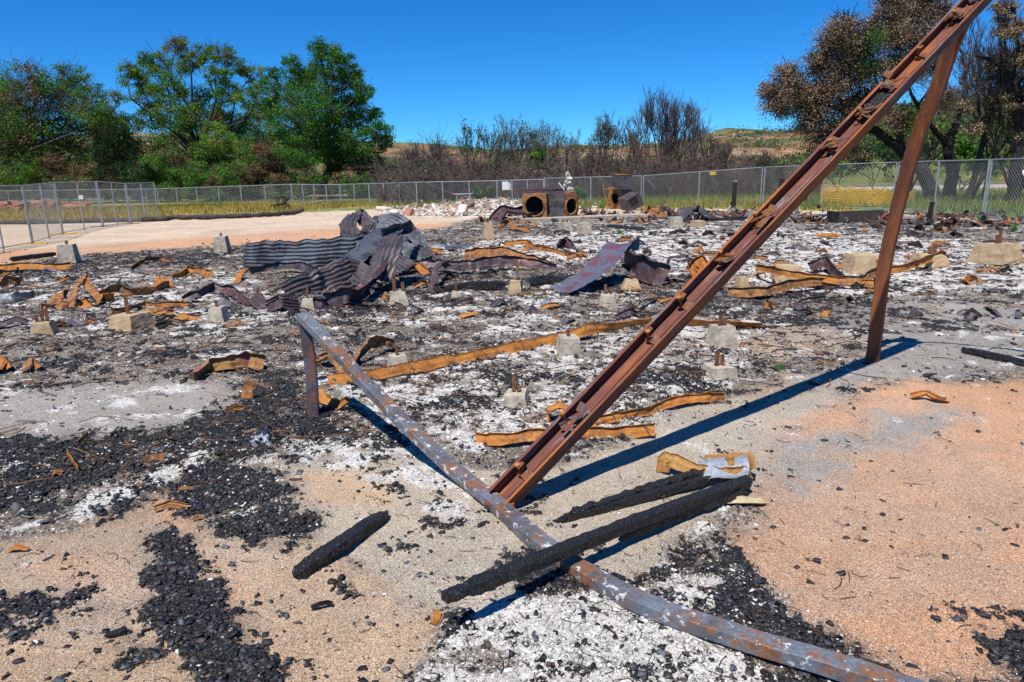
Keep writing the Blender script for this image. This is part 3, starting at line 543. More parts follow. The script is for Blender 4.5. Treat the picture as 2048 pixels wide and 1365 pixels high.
# ================================================================== PIER BLOCKS
def pier(px, py, wb, wt, h, label, mat='conc', br=((0, .12),), rz=None, tilt=0.0, group='concrete pier blocks', par='pier_block'):
    g = G(px, py); rs = np.random.default_rng(int(px*7+py)); g[2] = zat(g[0], g[1])-.02; rz = rs.uniform(-.4, .4) if rz is None else rz
    t = thing(par, g, label, 'pier block', group, rz); me = MB(); k = 6; V = []; 
    for i in range(k+1):
        f = i/k; w = wb+(wt-wb)*f; P = rect(w, w, 4); V.append(np.c_[P, np.full(16, h*f)])
    V = np.vstack(V); V += .006*wb/.3*np.stack([fbm(V[:, 0]*14+c*9, V[:, 1]*14, V[:, 2]*14+px*.1, 3, c) for c in range(3)], 1)
    Fs = [(i*16+j, i*16+(j+1) % 16, (i+1)*16+(j+1) % 16, (i+1)*16+j) for i in range(k) for j in range(16)]+[tuple(range(k*16, k*16+16))]
    R_ = np.array([[1, 0, 0], [0, math.cos(tilt), -math.sin(tilt)], [0, math.sin(tilt), math.cos(tilt)]]); me.add(V@R_.T, Fs); me.build('block', M[mat], t)
    for x, hh in br:
        q = MB(); q.box((x, rs.uniform(-.02, .02), h+hh/2-.01), (.022*wb/.3, .003, hh/2+.01), j=.0015)
        q.box((x, .0, h+.012), (.022*wb/.3, .02, .003), j=.001); q.build('bracket', M['clip'], t)
    return t
PL = [  # base centre x, y, base width px, top width px, height px, brackets, material, label
 (1443, 692, 56, 40, 44, ((-.03, .10), (.02, .08)), 'conc', 'square pale pier with two short straps right behind the channel beam'),
 (1438, 752, 58, 52, 20, ((-.03, .14), (.03, .10)), 'conc', 'low wide pier with two upright rusty straps, right of the channel beam'),
 (1137, 712, 50, 38, 36, ((0, .06),), 'conc', 'pier standing against the middle of the long orange strip'),
 (1033, 805, 55, 40, 26, ((-.02, .14), (.02, .05)), 'conc', 'tilted buff pier with one tall strap among black charcoal'),
 (796, 738, 42, 34, 28, ((0, .09),), 'conc', 'pale pier with one short strap behind the orange strip, right of the curved tube'),
 (618, 618, 30, 22, 22, ((0, .16),), 'conc', 'whitish pier right behind the corner of the curved tube'),
 (438, 640, 38, 26, 27, ((0, .1),), 'conc', 'white-topped pier in front of the left ash field'),
 (265, 655, 66, 52, 29, ((-.02, .24),), 'conc2', 'wide orange-tinged pier with a tall perforated strap at left'),
 (90, 670, 46, 32, 28, ((-.05, .09), (0, .14), (.06, .16)), 'conc2', 'pinkish pier with three bent straps at far left'),
 (140, 527, 37, 28, 41, ((0, .09),), 'conc', 'tall grey pier at the edge of the pale dirt, leftmost in the photo'),
 (446, 505, 30, 22, 31, ((0, .09),), 'conc', 'tall pier at the dirt edge left of the corrugated sheets'),
 (977, 480, 24, 17, 34, ((0, .15),), 'conc2', 'orange-sided tall pier behind the corrugated heap'),
 (1131, 465, 26, 22, 20, ((-.08, .1), (.05, .1)), 'conc', 'pale pier in front of the concrete slab, left one of a close pair'),
 (1168, 468, 28, 24, 22, (), 'conc', 'pale pier in front of the concrete slab, right one of a close pair'),
 (1350, 455, 28, 24, 22, (), 'conc', 'pale pier left of the dark bent sheet near the far fence'),
 (1395, 456, 24, 22, 14, (), 'conc2', 'low pier in front of the dark bent sheet near the far fence'),
 (1512, 449, 29, 25, 25, (), 'conc', 'big whitish pier just left of the channel beam near the far fence'),
 (1572, 562, 62, 46, 34, (), 'conc2', 'rounded orange pier seen right of the channel beam, behind crossing strips'),
 (1722, 546, 68, 50, 34, (), 'conc2', 'wide tan pier just left of the tall post'),
 (1856, 532, 70, 46, 28, ((.02, .14), (.08, .18)), 'conc2', 'tan pier with bent straps and a strip leaning on it, right of the tall post'),
 (1990, 528, 74, 56, 38, ((-.02, .16), (.06, .26)), 'conc2', 'large tan pier with two tall straps at the right edge'),
 (1440, 560, 46, 36, 36, ((-.03, .2),), 'conc2', 'rust-streaked pier crowded among twisted sheets left of the channel beam'),
 (1484, 575, 26, 18, 22, (), 'conc2', 'small pale stub of a pier under the channel beam'),
 (1215, 607, 38, 28, 22, ((-.03, .14), (.04, .1)), 'conc', 'small whitish pier with two thin rods in front of the purple curled sheet'),
 (1262, 580, 46, 24, 24, ((0, .05),), 'conc2', 'mound-shaped stained pier behind the small whitish one'),
 (1032, 588, 30, 22, 30, ((.03, .3),), 'conc2', 'brown pier with a tall leaning perforated strap in the middle of the field'),
 (913, 598, 24, 16, 12, ((0, .16),), 'conc', 'small grey pier with one strap by the burnt plank ridge'),
 (798, 612, 46, 26, 30, ((-.05, .26), (.07, .12)), 'conc', 'grey pier wrapped in foil and straps in front of the corrugated heap'),
]
for px, py, wb, wt, h, br, mt, lb in PL:
    d = np.dot(G(px, py)-O, _f); sc = d/F; pier(px, py, wb*sc*.94, wt*sc*.94, h*sc*1.0+.01, lb, mt, br, tilt=.12 if px == 1033 else rng.normal(0, .035))

# ================================================================== BENT STRIPS AND SHEETS
def bent(name, label, cat, pts, side, prof, mat, n=36, jit=.02, jf=5, group=None, seed=0, twist=None, soft=False):
    prof = np.asarray(prof)*(.8 if name == 'steel_strip' and pts[0][1] > 7.5 else 1)
    side = np.array(side, float).copy(); k_ = side[..., 2] > .45; side[..., 1] = np.where(k_ & (side[..., 1] < 0), -side[..., 1], side[..., 1])
    P = (smooth_path(pts, n) if soft else crease(pts, n, jit, seed)) if n > 6 else np.array(pts); n = len(P); o = np.array([P[:, 0].mean(), P[:, 1].mean(), 0]); mb = MB(); tw = None if twist is None else np.interp(np.linspace(0, 1, n), np.linspace(0, 1, len(twist)), twist)
    sweep(mb, P, prof, np.asarray(side, float), jit=jit*.6, jf=jf, seed=seed, twist=tw, scale=1+.16*fbm(np.linspace(0, n*.35, n), np.full(n, P[0][0]*7.1), o=2, s=3)); V_ = mb.v[-1]
    for c in range(3): V_[:, c] += jit*.22*fbm(V_[:, 0]*jf*4+c*13, V_[:, 1]*jf*4, V_[:, 2]*jf*4+.1, 2, seed+5)
    ob = mb.build(name, M[mat] if isinstance(mat, str) else mat, org=o, smooth=False); return tag(ob, label, cat, group)
def crease(pts, n, k, seed=0):
    rs = np.random.default_rng(abs(int(seed+np.sum(np.array(pts))*997)) % 99991); P = [np.asarray(p, float) for p in pts]; Q = [P[0]]
    for a, b in zip(P[:-1], P[1:]):
        m = int(np.clip(np.linalg.norm(b-a)/max(k*9, .05), 1, 5))
        for i in range(1, m+1):
            q = a+(b-a)*(i/m); Q.append(q if i == m else q+rs.normal(0, k*.55, 3)*[1, 1, .8])
    Q = np.array(Q); d = np.r_[0, np.cumsum(np.linalg.norm(np.diff(Q, axis=0), axis=1))]; t = np.linspace(0, d[-1], n); return np.stack([np.interp(t, d, Q[:, c]) for c in range(3)], 1)
def lip(w, d=.03, t=.003): return thick([(-w/2, d), (-w/2+.004, .002), (-w/4, 0), (0, .004), (w/4, 0), (w/2-.004, .002), (w/2, d)], t)
def flat(w, t=.003, n=6, c=.0): return thick([(-w/2+w*i/n, c*((2*i/n-1)**2)) for i in range(n+1)], t)
def corr(w, fl=8, amp=.012, t=.003, curl=0.): 
    k = fl*6; xs_ = np.linspace(-w/2, w/2, k+1); return thick([(x, amp*math.sin(2*math.pi*fl*(i/k))+curl*(x/w*2)**2) for i, x in enumerate(xs_)], t)
V3 = lambda x, y, z: np.array([x, y, z], float)
PW = lambda L_: [Wp(*a) for a in L_]
up_ = V3(0, -.35, 1)
bent('steel_strip', 'very long orange rusty strip running from the curved tube back under the channel beam', 'metal strip', PW([(655, 776, .05), (720, 766, .05), (800, 752, .06), (900, 734, .06), (1000, 716, .07), (1100, 696, .09), (1200, 676, .11), (1300, 664, .14), (1400, 668, .13), (1520, 662, .05)]), [V3(.1, -.6, .8)]*6+[V3(.05, -.35, .44)]*4, lip(.115, .010), 'strip', 110, .022, 4)
bent('steel_strip', 'whitened end of a thin strip beside the short post foot', 'metal strip', PW([(636, 770, .02), (655, 768, .03), (668, 775, .03)]), V3(.1, -.6, .8), lip(.09), 'galv', 14, .012)
bent('steel_strip', 'flat orange strip passing under the lower channel beam', 'metal strip', PW([(952, 888, .03), (1010, 890, .035), (1060, 884, .04), (1130, 880, .04), (1220, 880, .045), (1310, 874, .05)]), V3(.0, -.55, .8), lip(.085, .02), 'strip', 50, .016, 7)
bent('steel_strip', 'curling orange strip rising to the right behind the flat orange strip', 'metal strip', PW([(1170, 858, .04), (1230, 852, .06), (1290, 836, .05), (1370, 812, .05), (1450, 798, .02)]), V3(0, -.6, .7), lip(.07, .02), 'strip', 40, .02, 7, twist=[0, .5, -.2, .4])
bent('steel_strip', 'small coiled orange strip at the left edge of the channel beam', 'metal strip', [Wp(1100, 850, .02), Wp(1098, 848, .10), Wp(1120, 846, .13), Wp(1150, 852, .10), Wp(1180, 858, .04)], V3(.2, .9, .3), lip(.07, .015), 'strip', 30, .012, 9)
bent('steel_strip', 'half bright half rusty folded flashing behind the charred boards', 'metal strip', [G(1328, 945, .02), G(1330, 915, .10), G(1390, 942, .06), G(1440, 948, .05), G(1500, 945, .06), G(1498, 918, .12), G(1410, 925, .08)], [V3(0, -.5, .8), V3(0, -.6, .8), V3(0, -.5, .9), V3(0, -.4, .9), V3(.3, -.2, .9), V3(.2, .2, .9), V3(0, .3, .9)], lip(.085, .012), mottle('flashing', (.40, .21, .06), (.30, .14, .04), (.42, .45, .50), 4, .45, .6, .6, .66, rough=.7, metal=.1), 50, .012, 6)
bent('metal_sheet', 'bright galvanised flap lying behind the right end of the charred timbers', 'sheet metal', [G(1398, 946, .04), G(1425, 943, .07), G(1470, 941, .06), G(1500, 934, .10)], V3(0, 1, .55), flat(.13, .003, 8, .03), 'galv', 24, .010, 7)
bent('steel_strip', 'short pale rusty strip poking out under the right end of the long timber', 'metal strip', [G(1455, 1003, .02), G(1490, 1002, .03), G(1528, 1002, .01)], V3(0, 1, .2), lip(.05, .01), mottle('pale_rust', (.5, .42, .26), (.44, .30, .12), (.55, .5, .4), 8), 14, .006)
bent('steel_strip', 'crumpled purple and brown strip on dark ash left of the short post', 'metal strip', PW([(388, 764, .03), (420, 748, .07), (460, 744, .08), (500, 736, .07), (530, 738, .06)]), V3(.05, -.5, .9), lip(.15, .05), mottle('pink_brown', (.30, .16, .05), (.26, .07, .10), (.40, .24, .10), 4), 30, .03, 6)
bent('steel_strip', 'bent brown strip with a pink tail crossing behind the curved tube', 'metal strip', PW([(636, 732, .05), (668, 742, .16), (690, 760, .03), (700, 745, .05), (735, 718, .16), (765, 706, .12), (790, 700, .06)]), V3(.2, .8, .5), lip(.10, .03), 'strip2', 50, .02, 5)
bent('steel_strip', 'curled tan strip lying in front of the strip end by the short post', 'metal strip', PW([(640, 800, .08), (650, 815, .05), (680, 822, .03), (700, 820, .08)]), V3(.2, .8, .5), lip(.08, .02), 'strip', 26, .016, 7)
bent('steel_strip', 'folded tan scrap standing on charcoal left of the short post', 'metal strip', PW([(492, 800, .0), (500, 798, .10), (508, 798, .15)]), V3(1, 0, .1), lip(.10, .02), 'strip2', 16, .02, 8)
bent('steel_strip', 'tan folded strip lying alone on orange sand at right', 'metal strip', PW([(1822, 800, .02), (1850, 800, .05), (1872, 806, .03), (1894, 806, .01)]), V3(.1, .8, .3), lip(.05, .02), 'strip', 20, .008, 9)
# mid-field long strips
bent('steel_strip', 'orange strip slanting down from the channel beam across two piers', 'metal strip', PW([(1510, 560, .22), (1560, 572, .22), (1620, 580, .18), (1680, 580, .12), (1745, 580, .08)]), V3(.0, -.4, .9), lip(.14, .03), 'strip', 40, .02, 4)
bent('steel_strip', 'dark twisted strip turning orange, lying from the channel beam to the tall post', 'metal strip', PW([(1455, 598, .08), (1530, 598, .10), (1580, 588, .14), (1650, 580, .12), (1720, 580, .14), (1748, 570, .2), (1750, 555, .25)]), V3(0, -.4, .9), lip(.17, .04), 'strip2', 50, .03, 4)
bent('steel_strip', 'orange strip leaning up onto the tan pier right of the tall post', 'metal strip', PW([(1775, 548, .05), (1810, 546, .1), (1850, 538, .18), (1890, 530, .2)]), V3(0, -.2, .9), lip(.16, .05), 'strip', 30, .03, 5)
bent('steel_strip', 'dark folded strip lying behind the crossing orange strips', 'metal strip', PW([(1618, 548, .1), (1650, 545, .2), (1672, 556, .08), (1690, 565, .02)]), V3(.2, .5, .7), lip(.2, .04), 'purple', 26, .03, 5)
bent('steel_strip', 'thin orange strip along the ash behind the corrugated heap, pointed at its left end', 'metal strip', PW([(1010, 498, .12), (1050, 497, .16), (1090, 505, .06), (1130, 512, .05), (1165, 522, .05)]), V3(0, -.3, .9), lip(.16, .03), 'strip', 40, .03, 4)
bent('steel_strip', 'wavy purple strip lying from the corrugated heap to the right', 'metal strip', PW([(815, 545, .12), (880, 545, .16), (940, 548, .16), (985, 545, .2), (1040, 542, .18), (1110, 545, .05)]), V3(0, -.4, .9), lip(.22, .05), 'purple', 60, .05, 3)
bent('steel_strip', 'rusty folded strip lying behind the wavy purple strip', 'metal strip', PW([(930, 532, .2), (970, 530, .26), (1010, 531, .24), (1060, 534, .16), (1100, 538, .05)]), V3(0, -.5, .8), lip(.26, .05), 'strip2', 40, .05, 3)
bent('steel_strip', 'dark purple strip hooked up and over in front of the wavy strip', 'metal strip', PW([(858, 588, .05), (872, 575, .3), (885, 560, .34), (900, 556, .2)]), V3(.9, .3, .1), lip(.14, .03), 'purple', 26, .03, 5)
bent('metal_sheet', 'big curled purple and blue sheet lying arched in the middle of the field', 'sheet metal', [Wp(1122, 590, .03), Wp(1150, 586, .10), Wp(1185, 578, .22), Wp(1215, 568, .40), Wp(1234, 560, .56), Wp(1246, 556, .60), Wp(1254, 556, .44)], [V3(.95, -.33, .12)]*7, flat(.52, .004, 14, -.06), mottle('purple_blue_sheet', (.16, .17, .21), (.22, .08, .11), (.11, .10, .13), 2.2, .45, .58, .55, .66, rough=.45, spec=.5, metal=.35, fleck=((.5, .5, .52), .66)), 40, .02, 3, soft=True)
bent('metal_sheet', 'long purple folded panel sloping down right of the big curled sheet', 'sheet metal', PW([(1250, 558, .42), (1275, 566, .30), (1310, 572, .20), (1330, 574, .14)]), V3(-.2, -.5, .8), lip(.38, .08, .004), 'purple', 30, .04, 3)
bent('metal_sheet', 'dark box-folded sheet standing between the purple panel and the channel beam', 'sheet metal', PW([(1330, 572, .05), (1338, 568, .42), (1372, 566, .45), (1380, 574, .1), (1392, 582, .05)]), V3(.2, .9, .1), flat(.24, .004, 6), 'purple', 30, .04, 4)
bent('steel_strip', 'orange strip edging out behind the purple panel', 'metal strip', PW([(1262, 545, .1), (1300, 546, .16), (1330, 550, .12)]), V3(0, -.3, .9), lip(.14, .03), 'strip', 24, .03, 4)
bent('metal_sheet', 'crumpled yellow-brown sheet at the foot of the channel beam crossing, among piers', 'sheet metal', PW([(1378, 560, .1), (1400, 555, .25), (1425, 565, .1), (1440, 585, .05)]), V3(.3, .6, .6), lip(.26, .06), 'strip', 26, .05, 4)
# corrugated heap
CG = 'corrugated sheets in the burnt heap'
bent('corrugated_sheet', 'upright corrugated sheet with level flutes at the left end of the heap', 'sheet metal', PW([(492, 534, .27), (560, 535, .28), (630, 534, .29), (710, 530, .33), (790, 522, .36)]), [V3(0, .30, 1)]*5, corr(.56, 7, .020, .005), 'corr', 40, 0.013, 1.5, CG)
bent('corrugated_sheet', 'wide light-grey corrugated sheet sloping up to the right over the heap', 'sheet metal', [Wp(668, 552, .10), Wp(705, 548, .26), Wp(745, 540, .52), Wp(785, 528, .78)], [V3(.9, -.55, -.12)]*4, corr(.62, 8, .018, .005), 'corr', 40, 0.021, 1.6, CG)
bent('corrugated_sheet', 'rust-flecked corrugated sheet lying low in front of the heap, curved on its right', 'sheet metal', PW([(575, 598, .05), (620, 590, .12), (670, 580, .20), (715, 572, .26), (735, 575, .14)]), V3(.25, .9, .55), corr(.50, 6, .016, .005), 'corr2', 36, 0.017, 2, CG)
bent('corrugated_sheet', 'folded-over corrugated sheet hanging at the right front of the heap', 'sheet metal', [Wp(752, 585, .22), Wp(765, 582, .42), Wp(778, 576, .68), Wp(792, 566, .84), Wp(805, 560, .70)], [V3(.95, -.35, .1)]*5, corr(.52, 6, .020, .005, .06), 'corr2', 36, 0.029, 2.2, CG)
bent('corrugated_sheet', 'twisted corrugated sheet standing up at the top left of the heap', 'sheet metal', [Wp(722, 528, .10), Wp(708, 522, .50), Wp(700, 515, .86), Wp(715, 508, 1.02), Wp(742, 512, .72)], [V3(.85, .5, .2)]*5, corr(.42, 4, .022, .005, .05), 'corr2', 34, 0.025, 2.4, CG)
bent('corrugated_sheet', 'narrow folded blade of sheet leaning across the top of the heap', 'sheet metal', [Wp(742, 520, .45), Wp(758, 516, .74), Wp(775, 512, .72), Wp(790, 514, .58)], V3(.3, .8, .4), corr(.26, 3, .018, .005), 'corr2', 26, 0.021, 3, CG)
bent('corrugated_sheet', 'long blue-grey corrugated sheet falling to the right from the top of the heap', 'sheet metal', [Wp(758, 515, .84), Wp(782, 515, .86), Wp(805, 516, .70), Wp(826, 520, .38), Wp(842, 524, .05)], [V3(.6, .5, .45)]*5, corr(.62, 6, .018, .005), 'corr', 36, 0.021, 2, CG)
bent('corrugated_sheet', 'wide dark sheet propping up the back of the heap between its two peaks', 'sheet metal', [Wp(735, 512, .05), Wp(745, 508, .40), Wp(760, 502, .74), Wp(778, 500, .80)], V3(1, .1, 0), corr(.75, 9, .02, .005), 'corr2', 30, 0.034, 2, CG)
bent('corrugated_sheet', 'crumpled dark sheet wedged low in the middle of the heap', 'sheet metal', PW([(690, 548, .10), (730, 540, .32), (775, 548, .36), (812, 552, .12)]), V3(.1, .8, .5), corr(.5, 6, .02, .005), 'corr2', 30, 0.038, 2.4, CG)
bent('corrugated_sheet', 'rolled sheet end lying across the middle of the heap', 'sheet metal', [Wp(770, 535, .62), Wp(795, 530, .74), Wp(815, 524, .78), Wp(822, 524, .62)], V3(.3, .75, .5), corr(.30, 3, .018, .005, .1), 'corr2', 26, 0.021, 3, CG)
bent('corrugated_sheet', 'dark flat corrugated sheet lying on the ground right behind the heap', 'sheet metal', PW([(842, 500, .06), (880, 500, .10), (915, 498, .05), (942, 496, .02)]), V3(.1, 1, .1), corr(.7, 8, .015, .005), 'corr', 26, 0.017, 2, CG)
bent('corrugated_sheet', 'purple corrugated scrap curled up in front of the heap, left of the whitish pier', 'sheet metal', PW([(535, 622, .03), (565, 622, .12), (600, 616, .05)]), V3(.1, .8, .5), corr(.24, 4, .014, .004), 'purple', 22, 0.013, 4, CG)
bent('corrugated_sheet', 'dark purple sheet end curled near the ground left of the curled scrap', 'sheet metal', PW([(508, 612, .14), (530, 618, .02), (560, 610, .06)]), V3(.2, .7, .7), corr(.2, 3, .014, .004), 'purple', 22, 0.013, 4, CG)
bent('metal_sheet', 'long dark gutter-like sheet twisting out from under the heap front', 'sheet metal', PW([(655, 618, .06), (700, 612, .14), (740, 598, .24), (765, 580, .42)]), V3(.4, .6, .6), lip(.26, .08, .004), 'purple', 36, .05, 3)
bent('steel_strip', 'dark purple strip lying in front of the upright corrugated sheet', 'metal strip', PW([(500, 552, .08), (560, 545, .14), (610, 548, .14), (640, 560, .1)]), V3(.1, .3, .9), lip(.2, .05), 'corr2', 36, .05, 3)
bent('steel_strip', 'crumpled plum-coloured strip on the ground below the heap', 'metal strip', PW([(600, 612, .05), (640, 620, .08), (680, 612, .1), (720, 600, .12)]), V3(.2, .4, .8), lip(.18, .06), 'purple', 36, .04, 4)
bent('steel_strip', 'pink-ended strip fallen forward from the foil-wrapped pier', 'metal strip', PW([(782, 615, .05), (800, 620, .04), (815, 632, .01)]), V3(.7, .3, .3), lip(.1, .03), 'purple', 16, .02, 5)
bent('steel_strip', 'upright orange strip at the left foot of the heap', 'metal strip', PW([(472, 570, .02), (482, 562, .14), (492, 558, .2)]), V3(.8, .2, .1), lip(.16, .04), 'strip', 18, .03, 4)
# left field
bent('steel_strip', 'long orange strip at the left edge of the burnt field below the dirt', 'metal strip', PW([(-40, 545, .08), (40, 543, .1), (100, 543, .1), (142, 540, .08)]), V3(0, -.4, .9), lip(.18, .04), 'strip', 34, .03, 4)
bent('steel_strip', 'twisted orange strip standing up in loops at left, highest of its tangle', 'metal strip', PW([(138, 618, .02), (155, 600, .2), (175, 592, .34), (188, 598, .12), (205, 612, .06)]), V3(.3, .8, .4), lip(.16, .04), 'strip2', 34, .04, 5)
bent('steel_strip', 'folded orange plate leaning at the left of the tangle', 'metal strip', PW([(108, 612, .02), (122, 605, .16), (138, 602, .12)]), V3(.5, .8, .2), lip(.2, .04), 'strip2', 18, .03, 5)
bent('steel_strip', 'brown wavy strip running right from the tangle along the ash', 'metal strip', PW([(200, 606, .14), (235, 600, .2), (262, 598, .1), (300, 592, .08), (340, 582, .14)]), V3(.1, .4, .9), lip(.14, .04), 'strip2', 40, .04, 4)
bent('steel_strip', 'straight thin orange strip behind the wide orange-tinged pier', 'metal strip', PW([(225, 628, .03), (290, 616, .05), (375, 613, .03)]), V3(0, -.2, .9), lip(.1, .03), 'strip', 30, .015, 5)
bent('steel_strip', 'crooked orange strip crossing in front of the tangle', 'metal strip', PW([(160, 612, .06), (182, 620, .03), (205, 612, .14), (232, 605, .1)]), V3(.3, .6, .6), lip(.14, .04), 'strip', 30, .04, 5)
bent('steel_strip', 'small tent-folded orange strip above the middle of the left ash', 'metal strip', PW([(310, 582, .02), (325, 575, .18), (342, 578, .03)]), V3(.3, .9, .1), lip(.16, .03), 'strip', 20, .03, 5)
bent('steel_strip', 'dark rust strip arched across black ash left of the white-topped pier', 'metal strip', PW([(368, 606, .04), (400, 604, .12), (430, 596, .2), (470, 598, .1), (500, 612, .01)]), V3(.1, .5, .8), lip(.18, .05), 'purple', 40, .05, 4)
bent('steel_strip', 'brown strip lying below the dirt edge right of the leftmost pier', 'metal strip', PW([(262, 538, .02), (290, 528, .12), (320, 524, .06), (350, 526, .02)]), V3(.1, .5, .8), lip(.14, .03), 'strip2', 26, .03, 4)
bent('steel_strip', 'mottled strip lying left of the orange upright strip', 'metal strip', PW([(345, 560, .04), (375, 552, .1), (410, 552, .08), (425, 556, .03)]), V3(.1, .5, .8), lip(.16, .04), 'strip', 26, .04, 4)
bent('metal_sheet', 'grey-blue sheet corner lying at the far left edge', 'sheet metal', PW([(-40, 612, .06), (30, 606, .08), (70, 598, .03)]), V3(.05, .6, .6), flat(.2, .004), 'corr', 18, .03, 4)
bent('steel_strip', 'rust-red folded strip at the far left edge near the ash', 'metal strip', PW([(0, 578, .04), (18, 575, .14), (42, 572, .05)]), V3(.1, .6, .7), lip(.18, .05), 'strip2', 18, .04, 4)
bent('steel_strip', 'orange lump of strip at the left edge below the ridges', 'metal strip', PW([(-8, 750, .03), (5, 738, .08), (16, 745, .02)]), V3(.1, .8, .5), lip(.10, .03), 'strip', 18, .03, 6)
bent('steel_strip', 'brown bent scrap right of the orange lump at the left edge', 'metal strip', PW([(48, 745, .02), (62, 735, .08), (76, 738, .01)]), V3(.3, .8, .4), lip(.09, .02), 'strip2', 18, .02, 6)
bent('steel_strip', 'cross-laid thin purple rods near the two-holed brick', 'metal strip', PW([(905, 608, .02), (960, 604, .03), (1030, 602, .02)]), V3(0, .5, .8), flat(.03, .01), 'purple', 20, .01, 4)
bent('steel_strip', 'thin brown bar lying diagonally left of the channel beam middle', 'metal strip', PW([(1300, 592, .03), (1320, 606, .03), (1343, 622, .02)]), V3(.6, .5, .1), flat(.04, .01), 'strip2', 14, .006, 4)
bent('steel_strip', 'twisted brown bar crossing near the thin diagonal bar', 'metal strip', PW([(1278, 622, .02), (1300, 612, .04), (1318, 600, .03)]), V3(.3, .5, .3), lip(.06, .02), 'purple', 16, .015, 6)
bent('steel_strip', 'thin rusty angle lying on the far ash left of the channel beam', 'metal strip', PW([(1405, 514, .05), (1450, 516, .06), (1535, 520, .03)]), V3(0, .4, .9), lip(.09, .03), 'strip2', 20, .015, 4)
bent('metal_sheet', 'dark bent sheet arched near the far fence between two pale piers', 'sheet metal', PW([(1366, 446, .05), (1375, 442, .42), (1400, 438, .42), (1432, 444, .08)]), V3(.1, 1, .1), flat(.9, .006), 'corr2', 26, .06, 2)
bent('metal_sheet', 'rust-red folded duct piece left of the front end of the concrete slab', 'sheet metal', PW([(992, 444, .05), (1005, 441, .42), (1040, 439, .30), (1100, 434, .34)]), V3(.1, .8, .3), lip(.5, .12, .006), 'purple', 30, .06, 2)
bent('metal_sheet', 'small rolled rusty can-like sheet between the slab and the piers', 'sheet metal', PW([(1280, 436, .06), (1290, 434, .34), (1305, 434, .3), (1312, 438, .04)]), V3(.2, 1, .1), flat(.6, .006), 'strip2', 20, .06, 2)
bent('steel_strip', 'orange twisted strip beside the small rolled sheet near the slab', 'metal strip', PW([(1305, 425, .2), (1320, 430, .12), (1330, 438, .03)]), V3(.3, .8, .3), lip(.22, .05), 'strip', 18, .05, 3)
bent('steel_strip', 'small arched purple piece with an orange end near the orange-sided pier', 'metal strip', PW([(998, 464, .03), (1015, 458, .3), (1030, 462, .05), (1060, 466, .02)]), V3(.2, .9, .2), lip(.3, .05), 'strip2', 22, .05, 3)
bent('steel_strip', 'rusty box-shaped remnant on the far ash above the curled purple sheet', 'metal strip', PW([(1112, 500, .06), (1130, 492, .14), (1146, 500, .05)]), V3(.2, .8, .4), lip(.22, .08), 'purple', 18, .03, 4)
bent('steel_strip', 'orange bit poking out below the folded corrugated sheet', 'metal strip', PW([(760, 582, .12), (765, 586, .05)]), V3(.9, 0, .2), lip(.1, .02), 'strip', 8, .01, 4)
bent('steel_strip', 'orange crumple lying on ash right behind the corrugated heap', 'metal strip', PW([(842, 513, .03), (855, 508, .14), (880, 510, .03)]), V3(.2, .9, .3), lip(.2, .05), 'strip', 18, .04, 4)
bent('steel_strip', 'orange crumple lying right under the corrugated heap', 'metal strip', PW([(816, 550, .03), (830, 545, .16), (852, 552, .03)]), V3(.2, .9, .3), lip(.2, .05), 'strip', 18, .04, 4)
bent('steel_strip', 'toothed orange truss plate standing among charcoal at left', 'metal strip', PW([(136, 915, .03), (146, 930, .03), (158, 945, .02)]), V3(0, 0, 1), flat(.045, .004), 'strip', 12, .002, 5)
bent('steel_strip', 'second toothed plate lying behind the standing one', 'metal strip', PW([(158, 895, .03), (175, 880, .04)]), V3(0, .2, 1), flat(.04, .004), 'strip2', 10, .003, 5)
bent('steel_strip', 'rust-orange plate half buried in the black charcoal centre left', 'metal strip', PW([(282, 940, .02), (300, 932, .05), (330, 925, .04)]), V3(.1, .5, .7), flat(.05, .003), 'strip2', 12, .006, 8)
bent('steel_strip', 'thin orange strip lying on charcoal left of the short post', 'metal strip', PW([(450, 828, .02), (490, 818, .02)]), V3(0, .4, .8), lip(.03, .01), 'strip', 8, .003, 8)
bent('steel_strip', 'rusty bracket remnant by the end of the left charcoal bed', 'metal strip', PW([(310, 1025, .02), (340, 1018, .03), (378, 1025, .03)]), V3(0, .4, .8), lip(.035, .012), 'strip2', 12, .006, 8)
bent('hose', 'thin charred hose curving over the ash behind the short post', 'hose', PW([(485, 808, .015), (510, 803, .02), (535, 808, .02), (548, 820, .015)]), V3(0, .4, .8), rrect(.016, .016, .004), 'dark', 22, .003, 8)
mb = MB(); c = G(522, 893); rs = np.random.default_rng(3)
for q in range(9): P = rs.normal(0, 1, (3,)); mb.add(c+np.array([P[0]*.035, P[1]*.03, .03+abs(P[2])*.02])+rs.normal(0, .025, (8, 3)), [(0, 2, 3, 1), (4, 5, 7, 6), (0, 1, 5, 4), (1, 3, 7, 5), (3, 2, 6, 7), (2, 0, 4, 6)])
tag(mb.build('melted_lump', M['galv'], org=np.array([c[0], c[1], 0])), 'blue-white melted aluminium lump on black charcoal left of the short post', 'melted metal')
# brick with two holes
mb = MB(); g = G(1090, 616); mb.box(V3(g[0]-.045, g[1], .05), (.02, .06, .04)); mb.box(V3(g[0]+.045, g[1], .05), (.02, .06, .04)); mb.box(V3(g[0], g[1]-.05, .0502), (.0255, .011, .0395)); mb.box(V3(g[0], g[1]+.05, .0502), (.0255, .011, .0395)); mb.box(V3(g[0], g[1], .0501), (.0255, .012, .0395))
tag(mb.build('hollow_brick', M['galv'], org=np.array([g[0], g[1], 0])), 'small grey two-holed brick lying in the middle of the debris', 'brick')
